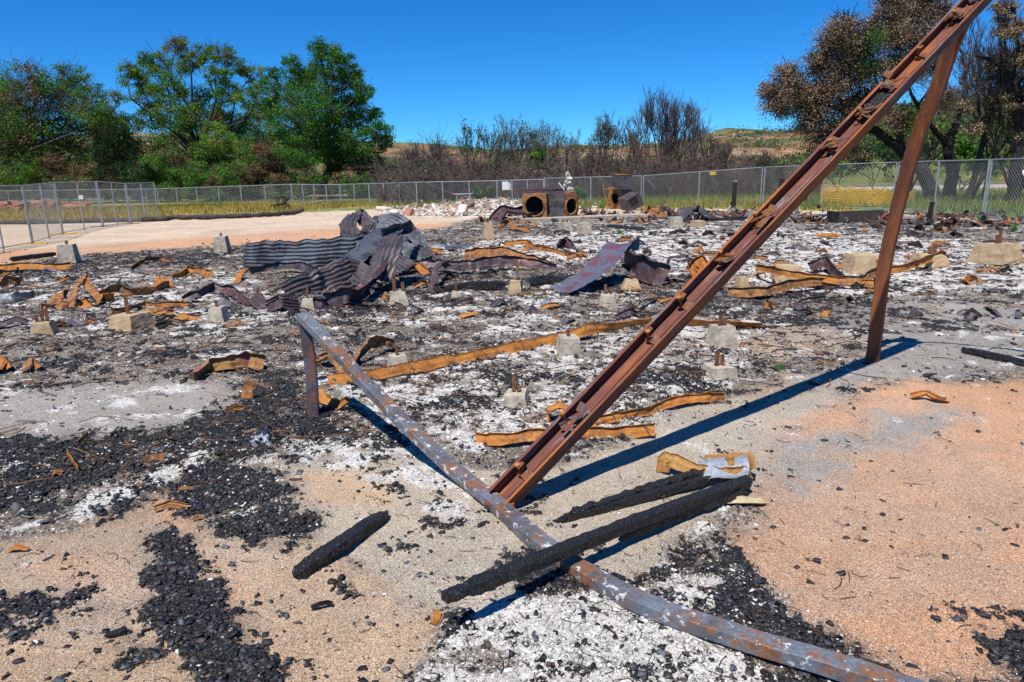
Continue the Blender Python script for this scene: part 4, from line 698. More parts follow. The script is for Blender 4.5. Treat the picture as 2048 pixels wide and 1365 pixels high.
# burnt plank ridges
for p, lb in (([(890, 588, .05), (940, 582, .08), (1010, 578, .06)], 'buff burnt plank ridge running right from the corrugated heap front'), ([(1060, 572, .07), (1095, 569, .09), (1135, 572, .06)], 'burnt timber stub touching the left tip of the curled purple sheet')):
    tag(timber(PW(p), .16, .12, lb, n=30, name='burnt_plank', rag=.6), cat='plank')
# scraps: shared labels by the ground they lie on
regs = [('small rusty scrap in the litter of the left burnt field', 44, (0, 480, 540, 720)), ('small rusty scrap in the litter between the corrugated heap and the channel beam', 48, (820, 1400, 490, 650)),
        ('small rusty scrap in the far litter before the fence', 60, (1000, 2040, 425, 500)), ('small rusty scrap in the litter right of the channel beam', 34, (1500, 2040, 500, 640)), ('small rusty scrap around the foot of the corrugated heap', 16, (500, 840, 560, 640)),
        ('small rusty scrap on the foreground charcoal and sand', 16, (20, 900, 700, 1250))]
for lb, n, (x0, x1, y0, y1) in regs:
    for q in range(n):
        px, py = rng.uniform(x0, x1), rng.uniform(y0, y1); g = G(px, py); s = .06+.0055*g[1]**1.05 if py < 660 else .03; a = rng.uniform(0, 3.14); d = V3(math.cos(a), math.sin(a), 0); g[2] = zat(g[0], g[1])+.01; k = rng.uniform(.7, 1.6)
        pts = [g-d*s*k, g-d*s*.2+V3(rng.normal(0, s*.3), rng.normal(0, s*.3), rng.uniform(.1, .7)*s), g+d*s*.5*k+V3(0, 0, rng.uniform(0, .5)*s), g+d*s*k+V3(rng.normal(0, s*.3), 0, 0)]
        pr = lip(s*rng.uniform(.35, .9), s*.2, .003) if rng.random() < .7 else flat(s*rng.uniform(.5, 1.1), .003)
        bent('metal_scrap', lb, 'scrap', pts, V3(-d[1], d[0], rng.uniform(.2, 1.2)), pr, ['strip', 'strip2', 'purple', 'strip2', 'purple', 'corr2', 'corr2', 'dark', 'dark', 'purple'][rng.integers(10)], 4, s*.22, 1.6/s, lb.replace('small rusty scrap', 'small rusty scraps'), seed=q)

# ================================================================== FENCES
def prisms(A, B, r, r2=None, k=3):
    """many straight bars at once -> V, quads"""
    A = np.asarray(A, float); B = np.asarray(B, float); m = len(A); r = np.broadcast_to(r, (m,)); r2 = r if r2 is None else np.broadcast_to(r2, (m,)); T = B-A; T /= np.linalg.norm(T, axis=1)[:, None]+1e-9
    R0 = np.where(np.abs(T[:, 2:3]) < .9, [[0, 0, 1.]], [[1., 0, 0]]); q = np.cross(T, R0); q /= np.linalg.norm(q, axis=1)[:, None]; w = np.cross(T, q); V = np.zeros((m, 2*k, 3))
    for j in range(k):
        a = 2*math.pi*j/k+.5; o = math.cos(a)*q+math.sin(a)*w; V[:, j] = A+o*r[:, None]; V[:, k+j] = B+o*r2[:, None]
    Fb = np.array([(j, (j+1) % k, k+(j+1) % k, k+j) for j in range(k)]); return V.reshape(-1, 3), (Fb[None]+np.arange(m)[:, None, None]*2*k).reshape(-1, 4)
def chain(a, b, ha, hb, p, r, parent, org_):
    """chain link woven between ground points a, b under heights ha, hb"""
    Ld = np.linalg.norm((b-a)[:2]); u = (b-a)/Ld; S = []; E_ = []; hm = max(ha, hb)
    for sgn in (1, -1):
        for c in np.arange(-hm, Ld+hm, p):
            s0, s1 = (c, c+hm) if sgn > 0 else (c, c-hm); z0, z1 = .04, hm
            lo, hi = min(s0, s1), max(s0, s1)
            if hi < 0 or lo > Ld: continue
            def cl(s):
                t = (s-s0)/(s1-s0); return z0+(z1-z0)*t
            sa, sb = max(lo, 0), min(hi, Ld)
            if sb-sa < .02: continue
            pa = a+u*sa; pb = a+u*sb; lim = lambda s: ha+(hb-ha)*s/Ld
            za, zb = min(cl(sa), lim(sa)), min(cl(sb), lim(sb)); S.append(pa+V3(0, 0, za)); E_.append(pb+V3(0, 0, zb))
    V, Q = prisms(np.array(S)-org_, np.array(E_)-org_, r); return npmesh('chain_link', V, Q, M['wire'], parent=parent)
def fence_part(t, a, b, ha, hb, p, r, org_, posts=(0, 1), pr=.03, rails=(1.0,), bottom=True, feet=None):
    u = b-a
    for f in posts:
        mb = MB(); q = a+u*f-org_; h = ha+(hb-ha)*f; mb.bar(q, q+V3(0, 0, h+.02), pr, 8); mb.build('post', M['galvpost'], t)
    for fr_ in rails:
        mb = MB(); mb.bar(a-org_+V3(0, 0, ha*fr_), b-org_+V3(0, 0, hb*fr_), pr*.72, 6); mb.build('rail', M['galvpost'], t)
    if bottom: mb = MB(); mb.bar(a-org_+V3(0, 0, .06), b-org_+V3(0, 0, .06), pr*.6, 6); mb.build('rail', M['galvpost'], t)
    chain(a, b, ha, hb, p, r, t, org_)
def topz(px, py, g): return H+(ray(px, py)/ray(px, py)[1]*g[1])[2]
# right-hand panels
PN = [(1088, 357, 411), (1284, 352, 412), (1523, 335, 414), (1787, 325, 421), (1966, 320, 437), (2230, 312, 462)]
lbs = ['chain-link panel behind the burnt appliances, stepping up from the lower long fence', 'chain-link panel carrying the small yellow sign', 'chain-link panel crossed by the upper channel beam, in front of the yellow net', 'chain-link panel right of the tall post in front of the dark oak trunks', 'chain-link panel running out of the right edge']
for i in range(5):
    a = G(PN[i][0], PN[i][2]); b = G(PN[i+1][0], PN[i+1][2]); ha = topz(PN[i][0], PN[i][1], a); hb = topz(PN[i+1][0], PN[i+1][1], b); u = unit(b-a); a = a+u*.07; b = b-u*.07
    t = thing('fence_panel', a, lbs[i], 'fence panel', 'chain-link panels of the right-hand fence'); fence_part(t, a, b, ha, hb, .15, .0048, a, posts=(0, .5, 1), pr=.032)
# long lower fence, left and centre
LN = [(318, 378, 409), (440, 374, 409.5), (586, 369, 411), (655, 370, 411), (740, 368, 411), (835, 365, 413), (995, 362, 411), (1088, 359, 411)]
P_ = [G(a, c) for a, b, c in LN]; HH = [topz(a, b, g) for (a, b, c), g in zip(LN, P_)]
t = thing('long_fence', P_[0], 'long low chain-link fence closing the back of the site before the trees, left and centre', 'fence')
for i in range(len(LN)-1): fence_part(t, P_[i], P_[i+1], HH[i], HH[i+1], .16, .0048, P_[0], posts=[0, .33, .66]+([1] if i == len(LN)-2 else []), pr=.045, bottom=False)
a = G(-420, 424); b = P_[0]; t = thing('rear_left_fence', a, 'chain-link fence running behind the near panels at the far left', 'fence'); fence_part(t, a, b, topz(-420, 388, a), HH[0], .16, .0048, a, posts=np.linspace(0, .97, 9), pr=.045, bottom=False)
# near left temporary panels on feet
NP = [(-330, 378, 575), (-62, 373, 512), (66, 371, 489), (126, 365, 469), (206, 363, 454), (262, 367, 448), (318, 365, 438)]
nl = ['temporary fence panel cut off by the left edge, farthest left', 'temporary fence panel at the left edge with the nearest feet', 'narrow temporary fence panel with yellow feet second from the left edge', 'temporary fence panel bearing a small white notice', 'temporary fence panel between the corner and the last panel', 'last temporary fence panel, ending at the log']
for i in range(6):
    a = G(NP[i][0], NP[i][2]); b = G(NP[i+1][0], NP[i+1][2]); ha = topz(NP[i][0], NP[i][1], a); hb = topz(NP[i+1][0], NP[i+1][1], b); u = unit(b-a); a = a+u*.05; b = b-u*.05
    t = thing('fence_panel', a, nl[i], 'fence panel', 'temporary panels of the near left fence'); fence_part(t, a, b, ha, hb, .10, .0026, a, posts=(0, .5, 1), pr=.026)
    mb = MB(); q = b-a; n_ = V3(-u[1], u[0], 0); mb.box(q+V3(0, 0, .02), (.45, .05, .02), np.array([[n_[0], -n_[1], 0], [n_[1], n_[0], 0], [0, 0, 1]]), j=.002); mb.build('foot', M['yellow'] if i < 3 else M['wood'], t)
def plate(name, x, y, w, h, fx, fy, mat, label, bx, by):
    g = G(bx, by); c = D(x, y, g[1]-.08); sc = g[1]/F; mb = MB(); mb.box((0, 0, 0), (w*sc/2, .004, h*sc/2)); o = mb.build(name, M[mat], org=None); o.location = tuple(c); o.rotation_euler = (0, 0, math.atan2(-g[0], g[1])*.4); return tag(o, label, 'sign')
plate('blank_sign', 1013, 372, 17, 16, 0, 0, 'signwhite', 'blank white square sign hanging on the long low fence', 1013, 411)
plate('blank_sign', 1426, 347, 12, 6, 0, 0, 'signyellow', 'small yellow sign near the top of the fence panel', 1426, 412.5)
plate('blank_sign', 162, 395, 8, 8, 0, 0, 'signwhite', 'tiny white notice on a near left fence panel', 160, 461)
# leaning yellow stick and the yellow safety net behind the right fence
mb = MB(); a = G(1700, 428, .05); b = D(1792, 358, 26.2); mb.bar(a, b, .02, 6); tag(mb.build('leaning_stick', mottle('pale_stick', (.55, .45, .2), (.5, .42, .25), (.6, .5, .3), 5), org=np.array([a[0], a[1], 0])), 'thin pale yellow stick leaning against the right-hand fence', 'stick')
n0, n1, n2 = G(1657, 413), G(1780, 417), G(1905, 414.5); S = []; E_ = []
pts = smooth_path([n0+V3(0, 1.0, 0), n1+V3(0, 1.4, 0), n2+V3(0, 3.2, 0)], 90); hts = np.interp(np.linspace(0, 1, 90), [0, .5, .8, 1], [1.05, .85, .7, .6])+.06*np.sin(np.arange(90)*.6)
for i in range(89):
    S.append(pts[i]+V3(0, 0, .05)); E_.append(pts[i]+V3(0, 0, hts[i]))
    for k in range(1, 9): S.append(pts[i]+V3(0, 0, hts[i]*k/8)); E_.append(pts[i+1]+V3(0, 0, hts[i+1]*k/8))
V, Q = prisms(np.array(S)-n0, np.array(E_)-n0, .021); t = npmesh('safety_net', V, Q, M['yellow']); t.location = tuple(n0); tag(t, 'yellow plastic safety net sagging along the grass behind the right fence', 'netting')

# ================================================================== TREES
def leaves(C, s, cols, mat, parent, name='crown', up=.25):
    m = len(C); n1_ = rng.normal(0, 1, (m, 3)); n1_[:, 2] += up; n1_ /= np.linalg.norm(n1_, axis=1)[:, None]; t = np.cross(n1_, rng.normal(0, 1, (m, 3))); t /= np.linalg.norm(t, axis=1)[:, None]+1e-9; q = np.cross(n1_, t); s = s*rng.uniform(.55, 1.3, m)[:, None]
    V = np.stack([C-t*s, C+q*s*.55+n1_*s*.15, C+t*s, C-q*s*.55+n1_*s*.15], 1).reshape(-1, 3); Q = np.arange(m*4).reshape(-1, 4)
    return npmesh(name, V, Q, mat, np.repeat(cols, 4, 0), parent=parent)
def limb(mb, a, b, r0, r1, wob=.08, n=7):
    L_ = np.linalg.norm(b-a); P = smooth_path([a, a+(b-a)*.35+rng.normal(0, wob*L_, 3)*[1, 1, .5], a+(b-a)*.7+rng.normal(0, wob*L_, 3)*[1, 1, .5], b], n); mb.path(P, np.linspace(r0, r1, n), 6); return P
def tree(name, label, base, Y, clumps, colf, nl, ls, group, fork=None, tr=.35, bark='bark', dens=.42, twigs=60, cat='tree', trunks=None, squash=.8, hole=0., cl=1.0):
    bx_, = (base,); g = D(bx_, 380, Y); g[2] = 0; t = thing(name, g, label, cat, group); cs = np.array([D(px, py, Y*(1+rng.uniform(-.035, .035))) for px, py, r in clumps]); rs = np.array([r/F*Y for *_, r in clumps])
    w = rs**2; w /= w.sum(); C = []
    for c, r, ww in zip(cs, rs, w):
        ns = max(5, int(9+r*r*5)); sub = rng.normal(0, 1, (ns, 3)); sub /= np.linalg.norm(sub, axis=1)[:, None]; sub *= (r*rng.uniform(.25, 1.0, ns)**.6)[:, None]; sub[:, 2] *= squash; k = int(nl*ww/ns)+1
        sr = (r*rng.uniform(.13, .32, ns)+.12)*cl; P = rng.normal(0, .55, (ns, k, 3))*sr[:, None, None]; P[..., 2] *= .65; C.append((c+sub[:, None]+P).reshape(-1, 3))
    C = np.vstack(C); C = C[C[:, 2] > .15]
    if hole: C = C[fbm(C[:, 0]*.9, C[:, 1]*.9, C[:, 2]*.9, 3, 7) > hole-.6]
    leaves(C-g, ls, colf(C, g), M['leaf'], t)
    mb = MB(); tips = []
    if trunks is None:
        fz = max(1.2, .3*(cs[:, 2].max())) if fork is None else fork; fk = V3(rng.normal(0, .3), rng.normal(0, .2), fz); limb(mb, V3(0, 0, -.2), fk, tr, tr*.75, .04)
        for c, r in zip(cs, rs): limb(mb, fk+rng.normal(0, .1, 3), c-g, tr*.42, .04, .09); tips.append((c-g, r))
    else:
        for pl in trunks:
            Pw = np.array([D(a_, b_, Y+dy)-g for a_, b_, dy, _ in pl]); rad = np.array([q[3] for q in pl]); P = smooth_path(Pw, 26); mb.path(P+.04*rng.normal(0, 1, P.shape)*rad.mean()*4, np.interp(np.linspace(0, 1, 26), np.linspace(0, 1, len(rad)), rad), 8)
        ends = np.array([D(pl[k][0], pl[k][1], Y+pl[k][2])-g for pl in trunks for k in range(max(1, len(pl)-3), len(pl))])
        for c, r in zip(cs, rs):
            j = np.argmin(np.linalg.norm(ends-(c-g), axis=1)); limb(mb, ends[j], c-g, .07, .025, .12); tips.append((c-g, r))
    mb.build('trunk', M[bark], t)
    A = []; B = []
    for c, r in tips:
        for q in range(int(twigs*r/2)+4):
            d = unit(rng.normal(0, 1, 3)+[0, 0, .4]); p0 = c+rng.normal(0, .25, 3)*r; p1 = p0+d*r*.5; p2 = p1+unit(d+rng.normal(0, .5, 3))*r*.45; A += [p0, p1]; B += [p1, p2]
    V, Q = prisms(np.array(A), np.array(B), .022, .012); npmesh('twigs', V, Q, M[bark], parent=t); return t
def cgreen(br=.0, yel=.3, lowbr=0., hue=(.045, .12, .014)):
    def f(C, g):
        n = fbm(C[:, 0]*.45, C[:, 1]*.45, C[:, 2]*.45, 4, 3); n2 = fbm(C[:, 0]*.8+5, C[:, 1]*.8, C[:, 2]*.8, 3, 9); r = rng.uniform(.6, 1.35, len(C))[:, None]; a = np.array(hue)[None]*r*1.65
        y = sst(n2+rng.normal(0, .2, len(C)), .45-yel, .95-yel)[:, None]; a = a*(1-y)+np.array([.19, .29, .03])*r*y
        d = sst(n+rng.normal(0, .15, len(C))+br+lowbr*(1-np.clip((C[:, 2])/6, 0, 1)), .35, .6)[:, None]; return a*(1-d)+np.array([.19, .12, .065])*r*d
    return f
def cbrown(green=.0):
    def f(C, g):
        n = fbm(C[:, 0]*.7, C[:, 1]*.7, C[:, 2]*.7, 3, 3); r = rng.uniform(.5, 1.5, len(C))[:, None]; a = np.array([.30, .20, .12])[None]*r; k = rng.random(len(C))[:, None]; a = np.where(k > .75, np.array([.36, .28, .17])*r, a); a = np.where(k < .2, np.array([.15, .10, .075])*r, a)
        d = sst(n+rng.normal(0, .1, len(C)), .55-green, .8-green)[:, None]; return a*(1-d)+np.array([.07, .13, .025])*r*d
    return f
TG = 'green oaks behind the long low fence'
tree('oak_tree', 'half-scorched green oak at the far left', 70, 80, [(52, 165, 48), (95, 185, 45), (25, 225, 60), (140, 150, 30), (150, 180, 36), (120, 235, 62), (185, 215, 42), (60, 275, 70), (-40, 200, 70), (-20, 300, 80), (170, 270, 55), (215, 240, 36), (110, 310, 60), (195, 185, 18), (238, 195, 18)], cgreen(.12, .25, .35), 62000, .105, TG, tr=.4)
tree('oak_tree', 'tall open-crowned oak with bare limbs showing, in the middle of the green trees', 415, 82, [(352, 92, 24), (318, 130, 30), (290, 120, 18), (372, 125, 30), (405, 110, 22), (440, 108, 26), (262, 140, 20), (275, 160, 28), (430, 150, 26), (475, 135, 24), (505, 150, 22), (335, 175, 34), (300, 195, 32), (395, 195, 30), (455, 190, 30), (500, 195, 28), (350, 230, 42), (410, 240, 44), (460, 245, 40), (300, 240, 34), (525, 170, 20)], cgreen(.02, .35), 52000, .10, TG, tr=.42, fork=4.0)
tree('oak_tree', 'dense dark green oak rising highest on the right of the green trees', 655, 78, [(640, 103, 26), (665, 120, 28), (690, 130, 25), (585, 135, 24), (600, 160, 34), (545, 150, 16), (640, 160, 44), (700, 165, 34), (725, 185, 24), (560, 190, 34), (620, 215, 58), (690, 215, 50), (735, 235, 30), (755, 265, 26), (570, 250, 46), (650, 275, 60), (715, 285, 44), (770, 285, 22), (600, 310, 50), (690, 325, 45), (745, 330, 30), (785, 345, 16), (540, 215, 26), (640, 75+22, 12)], cgreen(-.3, .1, .0, (.03, .105, .014)), 80000, .105, TG, tr=.5)
SH = 'scorched shrubs under the green oaks'
for a_ in [('rounded dark green shrub with a dull brown flank below the far left oak', 235, 60, [(225, 290, 42), (260, 310, 40), (200, 330, 40), (245, 350, 40), (280, 345, 28)], cgreen(-.1, -.2, .3, (.02, .045, .014)), 9000),
           ('brown-leaved low shrub at the foot of the far left oak', 130, 58, [(70, 345, 34), (120, 350, 36), (160, 355, 30), (100, 330, 30)], cgreen(.6, .2), 7000),
           ('dull green low shrub at the left edge behind the fence', 10, 58, [(-20, 340, 50), (25, 350, 38), (0, 300, 40)], cgreen(0, .3, .2), 6000),
           ('olive and brown shrub in the gap between two oaks', 330, 60, [(310, 325, 24), (340, 320, 28), (330, 350, 30), (300, 355, 22), (365, 340, 24)], cgreen(.25, .2), 8000),
           ('bright yellow-green shrub standing before the open-crowned oak', 430, 60, [(425, 265, 26), (440, 285, 30), (410, 300, 30), (450, 310, 28), (430, 330, 30)], cgreen(-.3, .6, .0, (.08, .16, .02)), 8000),
           ('tan-brown dead-leaved shrub left of the dark green oak', 540, 58, [(530, 300, 28), (550, 320, 32), (525, 345, 34), (560, 355, 28), (500, 350, 28)], cgreen(.75, .2), 9000),
           ('dark mixed shrub below the yellow-green one', 450, 57, [(430, 355, 26), (465, 350, 30), (400, 355, 28), (480, 365, 22)], cgreen(.3, .0), 7000),
           ('grey-green shrub under the dark green oak', 600, 57, [(590, 360, 22), (620, 355, 24), (565, 372, 16), (700, 368, 18), (730, 360, 20)], cgreen(.15, -.1), 5000),
           ('dark green bush right of the dark green oak trunk', 760, 60, [(745, 350, 20), (775, 340, 20), (790, 355, 18)], cgreen(-.1, -.2, 0, (.02, .06, .014)), 4000)]:
    lb, bx0, Y, cl, cf, nl_ = a_; Y += 19; xs_ = [c[0] for c in cl]; cl = cl+[(q, 384, 20) for q in np.arange(min(xs_)-18, max(xs_)+19, 20)]+[(q, 364, 22) for q in np.arange(min(xs_)-12, max(xs_)+13, 24)]; tree('shrub', lb, bx0, Y, cl, cf, int(nl_*2.6), .10, SH, tr=.10, fork=.5, twigs=50, cat='shrub')
for lb, bx0, cl in [('green tree filling the gap behind the two left oaks', 265, [(215, 265, 36), (250, 255, 30), (235, 300, 40), (280, 300, 34), (265, 335, 34), (210, 330, 34), (300, 345, 26)]), ('green tree filling the gap behind the open-crowned and the dark oak', 520, [(500, 245, 34), (530, 230, 30), (500, 285, 38), (545, 280, 38), (520, 320, 38), (480, 320, 34), (560, 325, 34)]),
                    ('low green tree behind the open-crowned oak', 370, [(330, 285, 22), (370, 275, 24), (400, 285, 28), (350, 315, 30), (395, 325, 30), (430, 320, 26)]), ('green tree at the left edge behind the half-scorched oak', 0, [(-20, 180, 40), (0, 230, 50), (40, 290, 50), (90, 330, 40), (150, 330, 36), (-30, 280, 50)])]:
    tree('oak_tree', lb, bx0, 98, cl+[(q, 372, 30) for q in range(min(c[0] for c in cl)-10, max(c[0] for c in cl)+11, 34)], cgreen(.05, .35, .1), 26000, .12, TG, tr=.3)
# burnt oaks on the right
tree('scorched_oak', 'big scorched oak with brown leaves seen through the triangle of steel', 1865, 39, [(1690, 62, 34), (1660, 90, 32), (1720, 90, 34), (1745, 50, 16), (1640, 130, 30), (1690, 135, 42), (1740, 145, 32), (1580, 165, 34), (1545, 195, 24), (1600, 200, 40), (1560, 220, 24), (1650, 190, 42), (1700, 210, 44), (1620, 240, 34), (1670, 265, 34), (1640, 290, 26), (1790, 40, 34), (1830, 25, 34), (1780, 85, 34), (1840, 80, 34), (1880, 30, 28), (1800, 130, 32), (1860, 130, 30), (1750, 200, 30), (1800, 240, 28), (1705, 300, 24), (1530, 180, 14), (1890, 200, 26), (1780, 10, 26), (1850, 0, 30)], cbrown(.14), 90000, .050, 'scorched oaks beyond the right fence', bark='burntbark', twigs=330, squash=.85, cl=1.8,
     trunks=[[(1868, 398, 0, .42), (1845, 345, 0, .36), (1800, 300, .3, .30), (1752, 262, .6, .24), (1700, 230, .6, .14), (1640, 200, .8, .07)], [(1800, 300, .3, .22), (1798, 255, 0, .16), (1775, 220, -.4, .10), (1750, 150, -.6, .06), (1735, 90, -.6, .03)], [(1895, 396, .3, .36), (1905, 340, .3, .33), (1898, 290, .3, .28), (1915, 240, .3, .18), (1930, 170, .2, .12), (1925, 110, .2, .07), (1900, 60, 0, .04)], [(1898, 292, .3, .2), (1870, 262, .1, .14), (1835, 215, 0, .10), (1810, 150, 0, .06), (1800, 70, 0, .03)], [(1835, 215, 0, .07), (1870, 150, .3, .04), (1860, 60, .3, .02)]])
tree('scorched_oak', 'slender leaning burnt tree with almost no leaves left of the right edge', 1935, 36, [(2000, 120, 10), (1965, 250, 16), (1990, 200, 14), (2010, 60, 16)], cbrown(-.2), 1800, .06, 'scorched oaks beyond the right fence', bark='burntbark', twigs=260,
     trunks=[[(1936, 395, 0, .15), (1950, 350, 0, .14), (1965, 290, 0, .13), (1975, 235, 0, .12), (1998, 180, 0, .09), (2008, 120, 0, .06), (2016, 40, 0, .03)], [(1970, 270, 0, .07), (1955, 200, 0, .05), (1958, 120, .2, .03), (1945, 60, .2, .02)], [(1998, 180, 0, .05), (2030, 140, 0, .03), (2050, 80, 0, .02)]])
tree('scorched_oak', 'dark scorched tree cut by the right edge with sparse brown leaves', 2025, 34, [(2030, 60, 22), (2055, 110, 30), (2010, 30, 20), (1985, 130, 14), (2040, 200, 26), (2060, 260, 28), (2000, 15, 14), (2100, 100, 60), (2110, 220, 60), (1930, 215, 16), (1940, 260, 18), (2020, 10, 12)], cbrown(.05), 24000, .05, 'scorched oaks beyond the right fence', bark='burntbark', twigs=150,
     trunks=[[(2025, 400, 0, .30), (2030, 330, 0, .26), (2038, 260, 0, .22), (2025, 190, 0, .18), (2005, 140, 0, .14), (1975, 118, .3, .08), (1950, 112, .4, .04)], [(2030, 230, 0, .14), (2055, 150, 0, .10), (2060, 60, 0, .05)], [(2022, 180, 0, .09), (2035, 100, 0, .06), (2030, 20, 0, .03)]])
for a_ in [('round green shrub below the scorched oak, left of its trunks', 1660, 50, [(1640, 325, 14), (1660, 318, 14), (1680, 328, 12)], cgreen(-.3, .1, 0, (.03, .10, .02)), 3500), ('dark green bush standing behind the scorched oak trunks', 1750, 60, [(1735, 300, 22), (1765, 290, 24), (1720, 330, 20), (1790, 310, 22)], cgreen(-.1, -.2, 0, (.025, .06, .02)), 5000),
           ('green bush on the slope left of the right edge', 1990, 95, [(1975, 265, 20), (2005, 260, 22), (2035, 270, 20), (1940, 275, 14), (1910, 250, 16)], cgreen(-.3, .1, 0, (.03, .09, .02)), 5000), ('bush of brown and green leaves under the fork of the scorched oak', 1925, 48, [(1920, 290, 22), (1945, 310, 20), (1900, 320, 16), (1960, 330, 16)], cgreen(.3, .2), 5000)]:
    lb, bx0, Y, cl, cf, nl_ = a_; tree('shrub', lb, bx0, Y, cl, cf, nl_, .10, 'green shrubs beyond the right fence', tr=.07, fork=.5, twigs=40, cat='shrub')
# bare burnt trees
def grow(p, d, L_, r, dep, S, E_, R0, R1, sp, upw, kids):
    q = p+d*L_; S.append(p); E_.append(q); R0.append(r); R1.append(r*.72)
    if dep == 0: return
    for k in range(kids if dep > 1 else kids+1):
        f = 1.0 if k < 2 else rng.uniform(.4, .95); nd = unit(d+rng.normal(0, sp, 3)+[0, 0, upw]); grow(p+d*L_*f, nd, L_*rng.uniform(.62, .85), max(r*.64, .011), dep-1, S, E_, R0, R1, sp, upw, kids)
def bare(label, px, topy, Y, stems, sp, upw, dep=5, kids=3, r=.10, tuft=0):
    g = D(px, 380, Y); g[2] = 0; top = D(px, topy, Y)[2]; t = thing('bare_tree', g, label, 'tree', 'bare burnt trees rising from the thicket'); S = []; E_ = []; R0 = []; R1 = []
    for k in range(stems): 
        d = unit(V3(rng.normal(0, .42), rng.normal(0, .3), 1)); grow(V3(rng.normal(0, .3), rng.normal(0, .3), -.1), d, top*.27, r, dep, S, E_, R0, R1, sp, upw, kids)
    E0 = np.array(E_); sc = top/np.quantile(E0[:, 2], .997); S = np.array(S)*[sc*.8, sc*.8, sc]; E0 = E0*[sc*.8, sc*.8, sc]; V, Q = prisms(S, E0, np.array(R0), np.array(R1)); npmesh('branches', V, Q, M['twig'], parent=t)
    if tuft: 
        k = rng.choice(len(E0), tuft); C = np.repeat(E0[k], 14, 0)+rng.normal(0, .22, (tuft*14, 3)); C = C[C[:, 2] > .2]; leaves(C, .085, cgreen(-.2, .2, 0, (.05, .10, .03))(C, g), M['leaf'], t, 'foliage')
for a_ in [('tall vase-shaped bare tree, highest of the burnt thicket', 1320, 176, 58, 6, .30, .20, 5, 3, .10, 0), ('slim bare tree right of the tall vase-shaped one', 1385, 196, 60, 3, .26, .22, 5, 3, .07, 0), ('bare tree with one green tuft at its head, left of the vase-shaped tree', 1215, 224, 58, 3, .34, .14, 5, 3, .08, 40),
           ('half-leafed dark tree leaning at the centre of the thicket', 1150, 250, 57, 3, .42, .05, 5, 3, .09, 50), ('thin bare pair of stems left of the gap in the thicket', 1085, 238, 62, 2, .30, .16, 5, 3, .06, 10), ('bare tree with wispy crown beside the thin pair', 1052, 245, 62, 3, .32, .14, 5, 3, .06, 14), ('spiky bare tree with a green middle, top of the left thicket', 990, 226, 62, 3, .36, .10, 5, 3, .08, 60),
           ('broad bare tree with green leaves inside left of the spiky one', 945, 246, 60, 4, .28, .12, 5, 3, .08, 70), ('low bushy bare tree at the left shoulder of the thicket', 885, 268, 60, 4, .3, .12, 5, 3, .07, 20), ('purple-brown bare tree next to the dark green oak', 835, 285, 60, 4, .3, .12, 5, 3, .07, 0), ('bare tree between the tufted tree and the vase-shaped tree', 1262, 246, 60, 3, .22, .2, 5, 3, .07, 16),
           ('pale-stemmed bare tree leaning behind the appliances', 1180, 300, 55, 2, .3, .1, 5, 3, .08, 0), ('bare tree at the right end of the thicket', 1440, 285, 58, 4, .26, .15, 5, 3, .06, 0), ('fine-twigged bare tree right of the slim one', 1410, 275, 60, 3, .26, .15, 5, 3, .06, 0), ('low bare tree before the scorched oak', 1500, 300, 56, 4, .3, .12, 5, 3, .06, 0), ('bare tree behind the yellow sign', 1345, 262, 62, 3, .26, .15, 5, 3, .06, 0), ('low bare tree seen above the middle panel', 1560, 325, 52, 3, .3, .1, 5, 3, .05, 0)]:
    bare(*a_)
for a_ in [('fine-twigged bare tree standing between the two scorched oaks at right', 1958, 40, 37, 3, .30, .16, 6, 3, .09, 0), ('fine-twigged bare tree touching the right edge behind the fence', 2040, 20, 36, 3, .30, .16, 6, 3, .09, 10), ('small bare tree behind the upright of the steel triangle', 1800, 240, 40, 3, .34, .10, 5, 3, .07, 8)]: bare(*a_)
# thicket: one mass of burnt brush
n_ = 3000; th_px = rng.uniform(760, 1640, n_); Yb = rng.uniform(50, 74, n_); B0 = np.array([D(a_, 380, b_) for a_, b_ in zip(th_px, Yb)]); B0[:, 2] = 0
hh = (1.9+1.2*vnoise(th_px*.03, Yb*.1, s=4)+rng.normal(0, .8, n_))*np.interp(th_px, [760, 860, 1100, 1400, 1480, 1640], [1.0, 1.35, 1.15, 1.2, 1.0, .6]); hh = np.clip(hh, .8, 6); dirs = rng.normal(0, .38, (n_, 3)); dirs[:, 2] = 1; T0 = B0+dirs*hh[:, None]*.98
S = [B0]; E_ = [T0]; RA = [np.full(n_, .028)]; RB = [np.full(n_, .010)]; cc = rng.uniform(.6, 1.4, n_)[:, None]*np.where(rng.random(n_)[:, None] > .75, [[.17, .14, .12]], [[.10, .070, .068]]); CC = [cc]
for k in range(16):
    f = rng.uniform(.15, .98, n_)[:, None]; p = B0+(T0-B0)*f; d = rng.normal(0, .8, (n_, 3)); d[:, 2] = np.abs(d[:, 2])*.7+.25; q = p+d*hh[:, None]*.22; S.append(p); E_.append(q); RA.append(np.full(n_, .015)); RB.append(np.full(n_, .009)); CC.append(cc)
V, Q = prisms(np.vstack(S), np.vstack(E_), np.concatenate(RA), np.concatenate(RB)); tag(npmesh('burnt_thicket', V, Q, colattr('brush', .95, .1, 3, .8, 0), np.repeat(np.vstack(CC), 6, 0)), 'dense mass of burnt purple-brown brush behind the fence', kind='stuff')
n_ = 26000; px_ = rng.uniform(760, 1640, n_); Yb = rng.uniform(52, 76, n_); z_ = rng.uniform(.2, 1, n_)**1.2*3.2; C = np.array([D(a_, 380, b_) for a_, b_ in zip(px_, Yb)]); C[:, 2] = z_; k = vnoise(px_*.03, z_*.6, s=12)+rng.normal(0, .25, n_) > .35; C = C[k]
